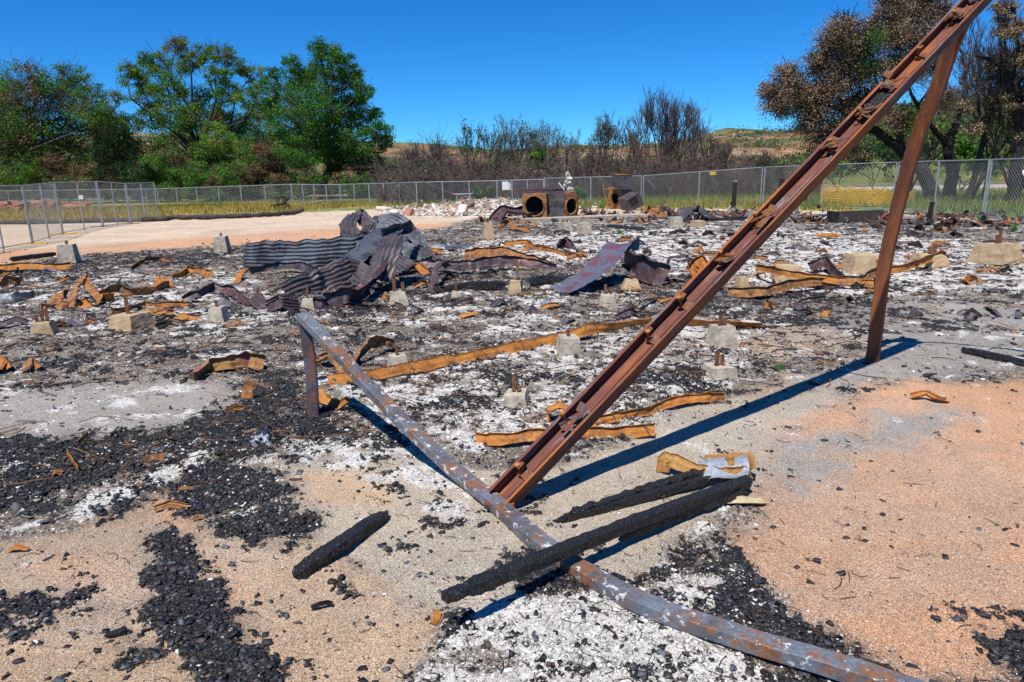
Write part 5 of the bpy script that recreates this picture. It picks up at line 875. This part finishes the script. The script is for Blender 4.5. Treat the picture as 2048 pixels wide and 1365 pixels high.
tag(leaves(C, .11, cgreen(.15, .1, 0, (.04, .07, .025))(C, None), M['leaf'], None, 'thicket_leaves'), 'scattered dull leaves and regrowth inside the burnt brush', kind='stuff')
bare_bush = [('fresh green bush in the grass behind the white sign', 965, 50, [(955, 385, 9), (970, 390, 8), (980, 380, 7)]), ('lime green bush in the brush above the appliances', 1075, 56, [(1070, 310, 9), (1082, 303, 7), (1078, 320, 6)]), ('green bush behind the right heap of burnt appliances', 1160, 50, [(1155, 385, 9), (1170, 392, 8)])]
for lb, bx0, Y, cl in bare_bush: tree('shrub', lb, bx0, Y, cl, cgreen(-.5, .3, 0, (.04, .13, .02)), 1600, .09, 'green shrubs regrowing in the brush', tr=.04, fork=.3, twigs=30, cat='shrub')

# ================================================================== GRASS
def blades(name, x, y, h, w, cols, label, z=0.):
    m = len(x); a = rng.uniform(0, 6.28, m); l = rng.normal(0, .25, (m, 2))*h[:, None]; B = np.stack([x, y, np.full(m, z)], 1); o = np.stack([np.cos(a)*w, np.sin(a)*w, 0*a], 1); mid = B+np.stack([l[:, 0]*.35, l[:, 1]*.35, h*.6], 1); tip = B+np.stack([l[:, 0], l[:, 1], h], 1)
    V = np.stack([B-o, B+o, mid+o*.7, mid-o*.7, tip], 1).reshape(-1, 3); b0 = np.arange(m)[:, None]*5; Q = [tuple(r) for r in (b0+np.array([0, 1, 2, 3])).tolist()]+[tuple(r) for r in (b0+np.array([3, 2, 4])).tolist()]
    return tag(npmesh(name, V, Q, M['grass'], np.repeat(cols, 5, 0)), label, kind='stuff')
n_ = 90000; r = np.sqrt(rng.uniform(30**2, 72**2, n_)); a = rng.uniform(-.75, .5, n_); x, y = r*np.sin(a), r*np.cos(a); w = polyw(x, y, SOIL[-1][1], .01); k = (w > -.2)&(rng.random(n_) < .75); x, y = x[k], y[k]; m = len(x)
nn = fbm(x*.15, y*.15, o=4, s=33); cc = np.where((nn+rng.normal(0, .3, m))[:, None] > .3, [[.15, .21, .04]], [[.42, .31, .075]])*rng.uniform(.65, 1.3, (m, 1)); blades('dry_grass', x, y, rng.uniform(.10, .42, m), np.full(m, .02), cc, 'golden dry grass growing inside the fence')
n_ = 60000; r = np.sqrt(rng.uniform(22**2, 64**2, n_)); a = rng.uniform(-.80, .80, n_); x, y = r*np.sin(a), r*np.cos(a)
pin = polyw(x, y, [(-900, 447), (-900, 412), (318, 409), (586, 411), (835, 412), (1284, 411), (1523, 413), (1787, 420), (1966, 436), (2230, 461), (2700, 480), (3400, 1700), (-1600, 1700)], .01); k = pin < -.3; x, y = x[k], y[k]; m = len(x)
nn = fbm(x*.12, y*.12, o=4, s=35); cc = np.where((nn+rng.normal(0, .25, m))[:, None] > .25, [[.34, .29, .08]], [[.15, .215, .04]])*rng.uniform(.6, 1.35, (m, 1)); blades('green_grass', x, y, rng.uniform(.12, .5, m), np.full(m, .022), cc, 'fresh green grass growing outside the fence')
for px, py, lb, s in [(1560, 738, 'tiny green seedling on dark litter right of the channel beam', .06), (1963, 446, 'small green weed clump at the foot of the right fence', .25), (2028, 462, 'green weed tuft at the right edge in front of the fence', .2), (1240, 470, 'thin weed tuft between the far pale piers', .15)]:
    g = G(px, py); mb = MB(); rs = np.random.default_rng(px)
    for q in range(26):
        d = V3(rs.normal(0, .6), rs.normal(0, .6), 1)*s*rs.uniform(.5, 1.1); o = V3(rs.normal(0, .1), rs.normal(0, .1), 0)*s*2; wv = V3(rs.normal(0, 1), rs.normal(0, 1), 0)*s*.08; mb.add([o-wv, o+wv, o+d*.6+wv*1.3, o+d], [(0, 1, 2, 3)])
    t = mb.build('weed', NTm if False else mottle('weed_green', (.06, .17, .03), (.09, .20, .04), (.12, .2, .05), 8, bump=0)); t.location = (g[0], g[1], zat(g[0], g[1])); tag(t, lb, 'weed')

# ================================================================== BURNT APPLIANCES AND RUBBLE
def rotz(a): c, s = math.cos(a), math.sin(a); return np.array([[c, -s, 0], [s, c, 0], [0, 0, 1]])
def roty(a): c, s = math.cos(a), math.sin(a); return np.array([[c, 0, s], [0, 1, 0], [-s, 0, c]])
def rotx(a): c, s = math.cos(a), math.sin(a); return np.array([[1, 0, 0], [0, c, -s], [0, s, c]])
def drum(label, px, py, w, h, d, Rm, matb, matf, hole=.34, z=0.0, name='burnt_dryer'):
    """casing with a round opening through its front and a drum behind it"""
    g = G(px, py); t = thing(name, g, label, 'appliance', 'burnt appliances'); k = 32; an = np.arange(k)*2*math.pi/k; r = hole*w; cz_ = h*.52; w = w if abs(w-h) > .01 else h
    sq = []
    for a_ in an:
        c, s = math.cos(a_), math.sin(a_); m_ = max(abs(c)/(w/2), abs(s)/(h/2)); sq.append((c/m_, s/m_+h/2))
    sq = np.array(sq); ci = np.c_[r*np.cos(an), r*np.sin(an)+cz_]
    def place(V): V = np.asarray(V, float); V = V+.035*np.stack([fbm(V[:, 0]*3+q*7+px, V[:, 1]*4, V[:, 2]*4+.3, 3, q) for q in range(3)], 1); return V@Rm.T+[0, 0, z]
    mb = MB(); y0, y1 = -d/2, d/2
    V = np.vstack([np.c_[sq[:, 0], np.full(k, y0), sq[:, 1]], np.c_[ci[:, 0], np.full(k, y0), ci[:, 1]]]); mb.add(place(V), [(i, (i+1) % k, k+(i+1) % k, k+i) for i in range(k)]); mb.build('front_panel', M[matf], t)
    mb = MB(); V = np.vstack([np.c_[sq[:, 0], np.full(k, y0), sq[:, 1]], np.c_[sq[:, 0], np.full(k, y1), sq[:, 1]]]); mb.add(place(V), [(i, k+i, k+(i+1) % k, (i+1) % k) for i in range(k)]+[tuple(range(k, 2*k))]); mb.build('casing', M[matb], t)
    mb = MB(); V = np.vstack([np.c_[ci[:, 0], np.full(k, y0+.01), ci[:, 1]], np.c_[ci[:, 0]*.95, np.full(k, y1-.05), (ci[:, 1]-cz_)*.95+cz_]]); mb.add(place(V), [(i, (i+1) % k, k+(i+1) % k, k+i) for i in range(k)]+[tuple(range(k, 2*k))]); mb.build('drum', M['dark'], t)
    mb = MB(); 
    for (ra, ya), (rb, yb) in [((1.0, -.0), (1.04, -.05)), ((1.04, -.05), (1.14, -.05)), ((1.14, -.05), (1.17, .0))]:
        V = np.vstack([np.c_[ci[:, 0]*ra, np.full(k, y0+ya), (ci[:, 1]-cz_)*ra+cz_], np.c_[ci[:, 0]*rb, np.full(k, y0+yb), (ci[:, 1]-cz_)*rb+cz_]]); mb.add(place(V), [(i, (i+1) % k, k+(i+1) % k, k+i) for i in range(k)])
    mb.build('ring', M['strip2'], t); return t
s1 = G(1070, 434)[1]/F
drum('rust-orange box with a big round black opening, left front of the appliance heap', 1072, 437, 46*s1, 46*s1, 30*s1, rotz(-.22), 'strip2', 'strip2', .36)
drum('tilted dark box with slatted rusty front and round side hole, right front of the heap', 1122, 436, 42*s1, 42*s1, 46*s1, rotz(.75)@roty(.12), 'corr2', 'strip2', .34)
mb = MB(); mb.box((0, 0, 25*s1), (44*s1, 20*s1, 25*s1), rotz(-.05), j=.05); g = G(1095, 424); t = thing('burnt_tank', g, 'large dark rusty bin standing behind the two round-holed boxes', 'bin'); mb.build('body', M['purple'], t)
mb = MB(); mb.box((0, 0, 51*s1), (47*s1, 21*s1, 1.3*s1), rotz(-.05)@roty(-.05), j=.02); mb.build('lid', M['purple'], t)
g = G(1140, 433); t = thing('rusty_cabinet', g, 'upright orange rusty cabinet right of the dark bin', 'cabinet'); mb = MB(); mb.box((0, 0, 24*s1), (10*s1, 9*s1, 24*s1), rotz(.3)@roty(.05), j=.03); mb.build('body', M['strip2'], t)
for q in range(3): mb = MB(); mb.box(V3(-2*s1, -9.6*s1, (12+11*q)*s1), (5*s1, .6*s1, 4*s1), rotz(.3)); mb.build('panel', M['strip'], t)
g = G(1137, 428); mb = MB()
for q in range(16): mb.box(V3(rng.normal(0, .06), rng.normal(0, .06), 1.2+q*.05), (.15-.006*q, .08-.003*q, .06), rotz(rng.uniform(0, 3))@rotx(rng.normal(0, .5)), j=.03)
for q in range(5): mb.bar((rng.normal(0, .1), rng.normal(0, .1), 1.0), (rng.normal(0, .22), rng.normal(0, .2), rng.uniform(1.3, 2.0)), .03, 5)
mb.bar((0, 0, 0), (0, 0, 1.3), .06, 6); t = mb.build('melted_stack', M['white']); t.location = tuple(g); tag(t, 'ash-whitened melted stub standing on top behind the rusty cabinet', 'melted remnant')
# right heap
s2 = G(1245, 418)[1]/F*1.22
drum('lower round-holed dark casing of the right appliance pile', 1240, 418, 26*s2, 30*s2, 26*s2, rotz(-.9), 'purple', 'strip2', .36)
g = G(1243, 419); t = thing('burnt_box', g, 'dark rusty box perched on top of the right appliance pile', 'appliance', 'burnt appliances'); mb = MB(); mb.box((0, 0, 44*s2), (13*s2, 10*s2, 9*s2), rotz(.1)@roty(.06), j=.03); mb.build('casing', M['corr2'], t); mb = MB(); mb.box((0, 0, 53.4*s2), (13.6*s2, 10.5*s2, .9*s2), rotz(.1)@roty(.06), j=.01); mb.build('lid', M['strip2'], t)
g = G(1262, 421); t = thing('burnt_box', g, 'dark box tipped over at the right foot of the right appliance pile', 'appliance', 'burnt appliances'); mb = MB(); mb.box((0, 0, 13*s2), (13*s2, 12*s2, 10*s2), rotz(.5)@roty(-.45), j=.03); mb.build('casing', M['corr2'], t); mb = MB(); mb.box(V3(1.5*s2, -12.6*s2, 14*s2), (8*s2, .4*s2, 6*s2), rotz(.5)@roty(-.45)); mb.build('opening', M['dark'], t)  # opening is a black plate on the closed casing, its inner shade given by colour
g = G(1222, 420); t = thing('rusty_rack', g, 'thin orange rack leaning left of the right appliance pile', 'rack'); mb = MB()
for q in (-.18, .12): mb.bar((q, 0, 0), (q-.25, .1, 1.35), .025, 5)
for q in range(2): mb.bar((-.2-.045*q, .02*q, .25*q+.1), (.12-.05*q, .02*q, .25*q+.12), .018, 5)
mb.bar((-.3, .1, 1.1), (.55, .1, 1.15), .03, 5); mb.build('frame', M['strip'], t)
# concrete slab edge
g = G(1150, 440); a = G(1046, 446); b = G(1290, 437); u = unit(b-a); mb = MB(); c = (a+b)/2; mb.box((0, 0, .07), (np.linalg.norm(b-a)/2, .45, .10), np.array([[u[0], -u[1], 0], [u[1], u[0], 0], [0, 0, 1]]), j=.01); t = mb.build('concrete_slab', M['conc']); t.location = tuple(c); tag(t, 'long low concrete slab in front of the burnt appliances', 'slab')
# rubble mound: white plaster and brick pieces nobody could count
n_ = 5200; px_ = np.clip(rng.normal(960, 95, n_), 770, 1190); py_ = np.where(px_ < 1050, rng.uniform(403, 433, n_), rng.uniform(403, 420, n_)); P = np.array([G(a_, b_) for a_, b_ in zip(px_, py_)]); hgt = .35*np.exp(-((px_-980)/100)**2)*np.exp(-((py_-410)/10)**2); s = rng.uniform(.05, .24, n_)*rng.uniform(.4, 1, n_)*np.where(rng.random(n_) > .96, 2.2, 1)
base = np.array([[i, j, k] for k in (-1, 1) for j in (-1, 1) for i in (-1, 1)], float)*.5; V = base[None]*np.stack([s*rng.uniform(.8, 2.2, n_), s, s*rng.uniform(.2, .7, n_)], 1)[:, None, :]+rng.normal(0, .1, (n_, 8, 3))*s[:, None, None]; th = rng.uniform(0, 6.28, n_); ct, st = np.cos(th)[:, None], np.sin(th)[:, None]; tx = rng.normal(0, .4, n_)[:, None]
X, Y_, Z = V[..., 0], V[..., 1], V[..., 2]; X, Z = X-Z*tx, Z+X*tx; V = np.stack([X*ct-Y_*st+P[:, :1], X*st+Y_*ct+P[:, 1:2], Z+(hgt*rng.uniform(.3, 1, n_))[:, None]+s[:, None]*.2], -1)
Fb = np.array([(0, 2, 3, 1), (4, 5, 7, 6), (0, 1, 5, 4), (1, 3, 7, 5), (3, 2, 6, 7), (2, 0, 4, 6)]); pal = np.array([(.60, .56, .50), (.66, .62, .56), (.50, .45, .38), (.55, .50, .44), (.40, .27, .20), (.40, .18, .12), (.22, .17, .14), (.62, .57, .50)]); tag(npmesh('rubble', V.reshape(-1, 3), (Fb[None]+np.arange(n_)[:, None, None]*8).reshape(-1, 4), M['chips'], np.repeat(pal[rng.integers(0, 8, n_)], 8, 0)), 'mound of white plaster and broken brick rubble before the long fence', kind='stuff')
# litter of dark twisted metal in the far field: too tangled to count
n_ = 2200; px_ = rng.uniform(950, 2040, n_); py_ = 424+22*rng.random(n_)**1.2+np.clip((px_-1500)*.018, 0, 20); P = np.array([G(a_, b_) for a_, b_ in zip(px_, py_)]); P = P[fbm(P[:, 0]*.35, P[:, 1]*.5, o=3, s=77) > .0]; n_ = len(P); s = rng.uniform(.03, .17, n_); V = base[None]*np.stack([s*rng.uniform(1, 3.5, n_), s*.8, s*.16], 1)[:, None, :]+rng.normal(0, .12, (n_, 8, 3))*s[:, None, None]; th = rng.uniform(0, 6.28, n_); ct, st = np.cos(th)[:, None], np.sin(th)[:, None]; tx = rng.normal(0, .6, n_)[:, None]; X, Y_, Z = V[..., 0], V[..., 1], V[..., 2]; X, Z = X-Z*tx, Z+X*tx
V = np.stack([X*ct-Y_*st+P[:, :1], X*st+Y_*ct+P[:, 1:2], Z+s[:, None]*rng.uniform(.1, .9, n_)[:, None]], -1); pal = np.array([(.10, .06, .05), (.05, .035, .035), (.30, .13, .04), (.16, .15, .16), (.03, .03, .03), (.34, .30, .26), (.22, .08, .05)]); tag(npmesh('metal_litter', V.reshape(-1, 3), (Fb[None]+np.arange(n_)[:, None, None]*8).reshape(-1, 4), M['chips'], np.repeat(pal[rng.integers(0, 7, n_)], 8, 0)), 'tangled dark metal litter strewn before the fences', kind='stuff')
# pile at right behind the channel beam
def heap(name, label, px, py, wpx, n, mats, cat, group=None, hs_=1.0):
    g = G(px, py); sc = g[1]/F; t = thing(name, g, label, cat, group); rs = np.random.default_rng(px)
    for mt in mats:
        for q in range(n):
            mb = MB(); s = rs.uniform(.06, .26)*wpx*sc*.20; mb.box(V3(rs.normal(0, wpx*sc*.24), rs.normal(0, wpx*sc*.10), abs(rs.normal(0, .10))*hs_+.04), (s*1.3, s*.7, s*.06), rotz(rs.uniform(0, 3.1))@roty(rs.normal(0, .6))@rotx(rs.normal(0, .5)), j=s*.12)
            mb.build({'purple': 'bent_plate', 'strip2': 'rusty_plate', 'galv': 'grey_plate', 'corr2': 'dark_plate', 'conc': 'lump'}.get(mt, 'plate'), M[mt], t)
    return t
heap('scrap_heap', 'low heap of dark and grey burnt metal left of the tall post before the fence', 1660, 440, 110, 16, ['purple', 'strip2', 'galv', 'corr2'], 'scrap heap', None, 1.3)
heap('scrap_heap', 'heap of purple and rusty plates directly behind the tall post', 1750, 440, 110, 16, ['purple', 'strip2', 'galv', 'corr2'], 'scrap heap', None, 1.5)
heap('scrap_heap', 'scattered plates and boards right of the tall post near the fence', 1880, 450, 130, 10, ['purple', 'corr2', 'conc'], 'scrap heap', None, .7)
heap('scrap_heap', 'rust-brown litter between the two appliance piles on the slab', 1190, 430, 90, 18, ['purple', 'strip2', 'corr2'], 'scrap heap', None, .9)
heap('scrap_heap', 'dark bent scrap right of the right appliance pile', 1320, 424, 110, 14, ['purple', 'corr2', 'strip2'], 'scrap heap', None, .8)
g = G(1722, 445); mb = MB(); s3 = g[1]/F
t = thing('open_bin', g, 'open dark metal trough lying tipped behind the tall post', 'trough'); mb.box((0, 0, .14), (.95, .03, .26), rotx(-.5), j=.01); mb.box((-.95, .1, .16), (.03, .3, .24), rotz(.2), j=.01); mb.box((.9, .2, .12), (.04, .3, .2), rotz(-.5), j=.01); mb.box((0, .45, .14), (.95, .03, .24), rotx(.3), j=.01); mb.build('wall', M['dark'], t)
for px, py, h_ in [(1462, 428, .55), (1858, 452, .75)]:
    g = G(px, py); mb = MB(); mb.box((0, 0, h_/2), (.05, .05, h_/2), roty(.06), j=.02); t = mb.build('burnt_stub', M['dark']); t.location = tuple(g); tag(t, 'short dark stub post left of the channel beam near the fence' if px == 1462 else 'short dark stub post standing right of the tall post near the fence', 'post')
# red clay pile behind the left panels, buggy frame, rails, bench, car, cone, posts
g = G(35, 421); mb = MB()
for q in range(90): mb.box(V3(rng.normal(-.5, 2.6), rng.normal(0, .6), abs(rng.normal(.15, .28))), (rng.uniform(.15, .7), rng.uniform(.1, .35), rng.uniform(.05, .16)), rotz(rng.uniform(-.6, .6))@roty(rng.normal(0, .35)), j=.03)
for q in range(8): mb.box(V3(rng.normal(-.6, 1.0), -.5, rng.uniform(.3, .7)), (.3, .06, .12), roty(rng.normal(0, .6)), j=.03)
t = mb.build('slab_rubble', M['lumber']); t.location = tuple(g); tag(t, 'pile of red-brown broken slabs behind the left fence panels', kind='stuff')
g = G(563, 419); t = thing('burnt_buggy', g, 'small black burnt ride-on frame standing in the dry grass', 'vehicle frame'); mb = MB(); sb = g[1]/F
for a_, b_ in [((-18, 0, 4), (16, 0, 4)), ((-18, 0, 4), (-18, 0, 9)), ((-18, 0, 9), (-6, 0, 8)), ((-7, 0, 4), (-5, 0, 22)), ((-5, 0, 22), (6, 0, 23)), ((6, 0, 23), (8, 0, 12)), ((8, 0, 12), (-6, 0, 9)), ((8, 0, 12), (16, 0, 4)), ((8, 0, 14), (14, 0, 19)), ((12, 0, 17), (16, 0, 21))]:
    for y_ in (-6, 6): mb.bar(np.array(a_)*sb+V3(0, y_*sb, 0), np.array(b_)*sb+V3(0, y_*sb, 0), 1.0*sb, 6)
for a_ in ((-5, 22), (6, 23), (8, 12), (-18, 9)): mb.bar(V3(a_[0], -6, a_[1])*sb, V3(a_[0], 6, a_[1])*sb, .8*sb, 6)
mb.build('frame', M['dark'], t)
for x_ in (-13, 14):
    for y_ in (-7, 7): mb = MB(); an = np.linspace(0, 2*math.pi, 15); mb.path(np.c_[x_*sb+3.6*sb*np.cos(an), np.full(15, y_*sb), 3.8*sb+3.6*sb*np.sin(an)], .7*sb, 6); mb.build('wheel_rim', M['dark'], t)
mb = MB(); mb.box(V3(0, 0, 8)*sb, np.array([6, 5, 1.2])*sb, j=.01); mb.build('seat', M['dark'], t)
g = G(648, 411); t = thing('wooden_rail', g, 'low wooden rail with two posts in the grass at the long fence', 'rail'); mb = MB(); mb.bar((-1.1, 0, .75), (1.9, .2, .72), .07, 6); mb.build('rail', M['wood'], t); mb = MB(); mb.bar((-.8, 0, 0), (-.8, 0, .9), .09, 6); mb.build('post', M['wood'], t)
mb = MB(); mb.bar((-2.6, -.6, .05), (0, -.2, .35), .06, 6); mb.build('brace', M['wood'], t)
g = G(928, 413); t = thing('bench', g, 'pale green bench top showing behind the rubble at the long fence', 'bench'); mb = MB(); mb.box((0, 0, .82), (.62, .22, .035), j=.004); mb.build('seat', M['galv'], t)
for x_ in (-.45, .45): mb = MB(); mb.box((x_, 0, .4), (.03, .18, .4)); mb.build('leg', M['galvpost'], t)
g = D(2040, 372, 82); g[2] = 0; t = thing('parked_car', g, 'white car on the road shoulder at the right edge', 'car', None, 1.2); mb = MB(); prof = [(-2.2, .45), (-2.15, .85), (-1.2, 1.0), (-.6, 1.42), (.9, 1.45), (1.6, 1.0), (2.15, .9), (2.2, .45)]
V = [(x_, y_, z_) for y_ in (-.85, .85) for x_, z_ in prof]; k = len(prof); mb.add(V, [(i, (i+1) % k, k+(i+1) % k, k+i) for i in range(k)]+[tuple(range(k))[::-1], tuple(range(k, 2*k))]); mb.build('body', M['signwhite'], t)
for y_ in (-.857, .857): mb = MB(); mb.add([(-.95, y_, 1.02), (-.55, y_, 1.34), (.8, y_, 1.36), (1.3, y_, 1.02)], [(0, 1, 2, 3)]); mb.build('window', M['dark'], t)
for x_ in (-1.35, 1.4):
    for y_ in (-.82, .82): mb = MB(); mb.bar((x_, y_-.1, .33), (x_, y_+.1, .33), .33, 14); mb.build('wheel', M['dark'], t)
M['cone'] = mottle('cone_red', (.75, .10, .02), (.7, .12, .03), (.7, .15, .05), 3, bump=0)
g = D(2014, 375, 78); g[2] = 0; t = thing('traffic_cone', g, 'orange-red traffic cone on the road shoulder beside the white car', 'cone'); mb = MB(); mb.bar((0, 0, .05), (0, 0, 1.0), .28, 12, .05); mb.build('body', M['cone'], t); mb = MB(); mb.box((0, 0, .025), (.36, .36, .025)); mb.build('base', M['cone'], t)
for px, py, Y, h_, lb in [(1469, 400, 36, 1.35, 'dark post with a pale top behind the fence near the yellow sign'), (1562, 400, 36, 1.4, 'dark plain post behind the fence left of the yellow net')]:
    g = D(px, 380, Y); g[2] = 0; t = thing('dark_post', g, lb, 'post'); mb = MB(); mb.box((0, 0, h_/2), (.09, .09, h_/2), j=.01); mb.build('shaft', M['dark'], t); mb = MB(); mb.box((0, 0, h_+.03), (.1, .1, .03)); mb.build('cap', M['galv'] if px < 1500 else M['dark'], t)
mb = MB(); a = D(1560, 366, 70); b = D(835, 366, 60); g = G(845, 414); mb.path(smooth_path([(0, 0, 1.7), (1.5, 2.0, .9), (3.5, 2.2, .4), (5.2, 2, .1)], 12), .05, 6); t = mb.build('leaning_branch', M['wood']); t.location = tuple(g+V3(0, .8, 0)); tag(t, 'pale fallen branch leaning behind the tall post of the long fence', 'branch')

def scrub(name, az0, az1, r0, r1, n, size, hillname, cf, label, thr=.0, lf=.30):
    ob = bpy.data.objects[hillname]; me = ob.data; co = np.zeros(len(me.vertices)*3, np.float32); me.vertices.foreach_get('co', co); co = co.reshape(-1, 3); a = np.arctan2(co[:, 0], co[:, 1]); r = np.hypot(co[:, 0], co[:, 1]); ok = np.where((a > az0)&(a < az1)&(r > r0)&(r < r1))[0]
    k = rng.choice(ok, n); c = co[k].astype(float)+rng.normal(0, 1, (n, 3))*[2.5, 2.5, 0]; m = fbm(c[:, 0]*.03, c[:, 1]*.03, o=4, s=51) > thr; c = c[m]; n = len(c); q = 16; C = np.repeat(c, q, 0)+rng.normal(0, 1, (n*q, 3))*np.repeat(size*rng.uniform(.4, 1.3, (n, 1)), q, 0)*[1, 1, .6]+[0, 0, size*.4]
    tag(leaves(C, size*lf, cf(C, None), M['leaf'], None, name), label, kind='stuff')
scrub('hillside_scrub', .36, .80, 110, 232, 3200, 1.5, 'hill.001', cgreen(.1, .1, 0, (.04, .075, .02)), 'dark green scrub covering the near slope', -.15)
scrub('hillside_scrub', -.75, .60, 200, 395, 3400, 1.8, 'hill', cgreen(.3, .0, 0, (.045, .065, .025)), 'sparse scrub dotting the far hills', .1, .25)
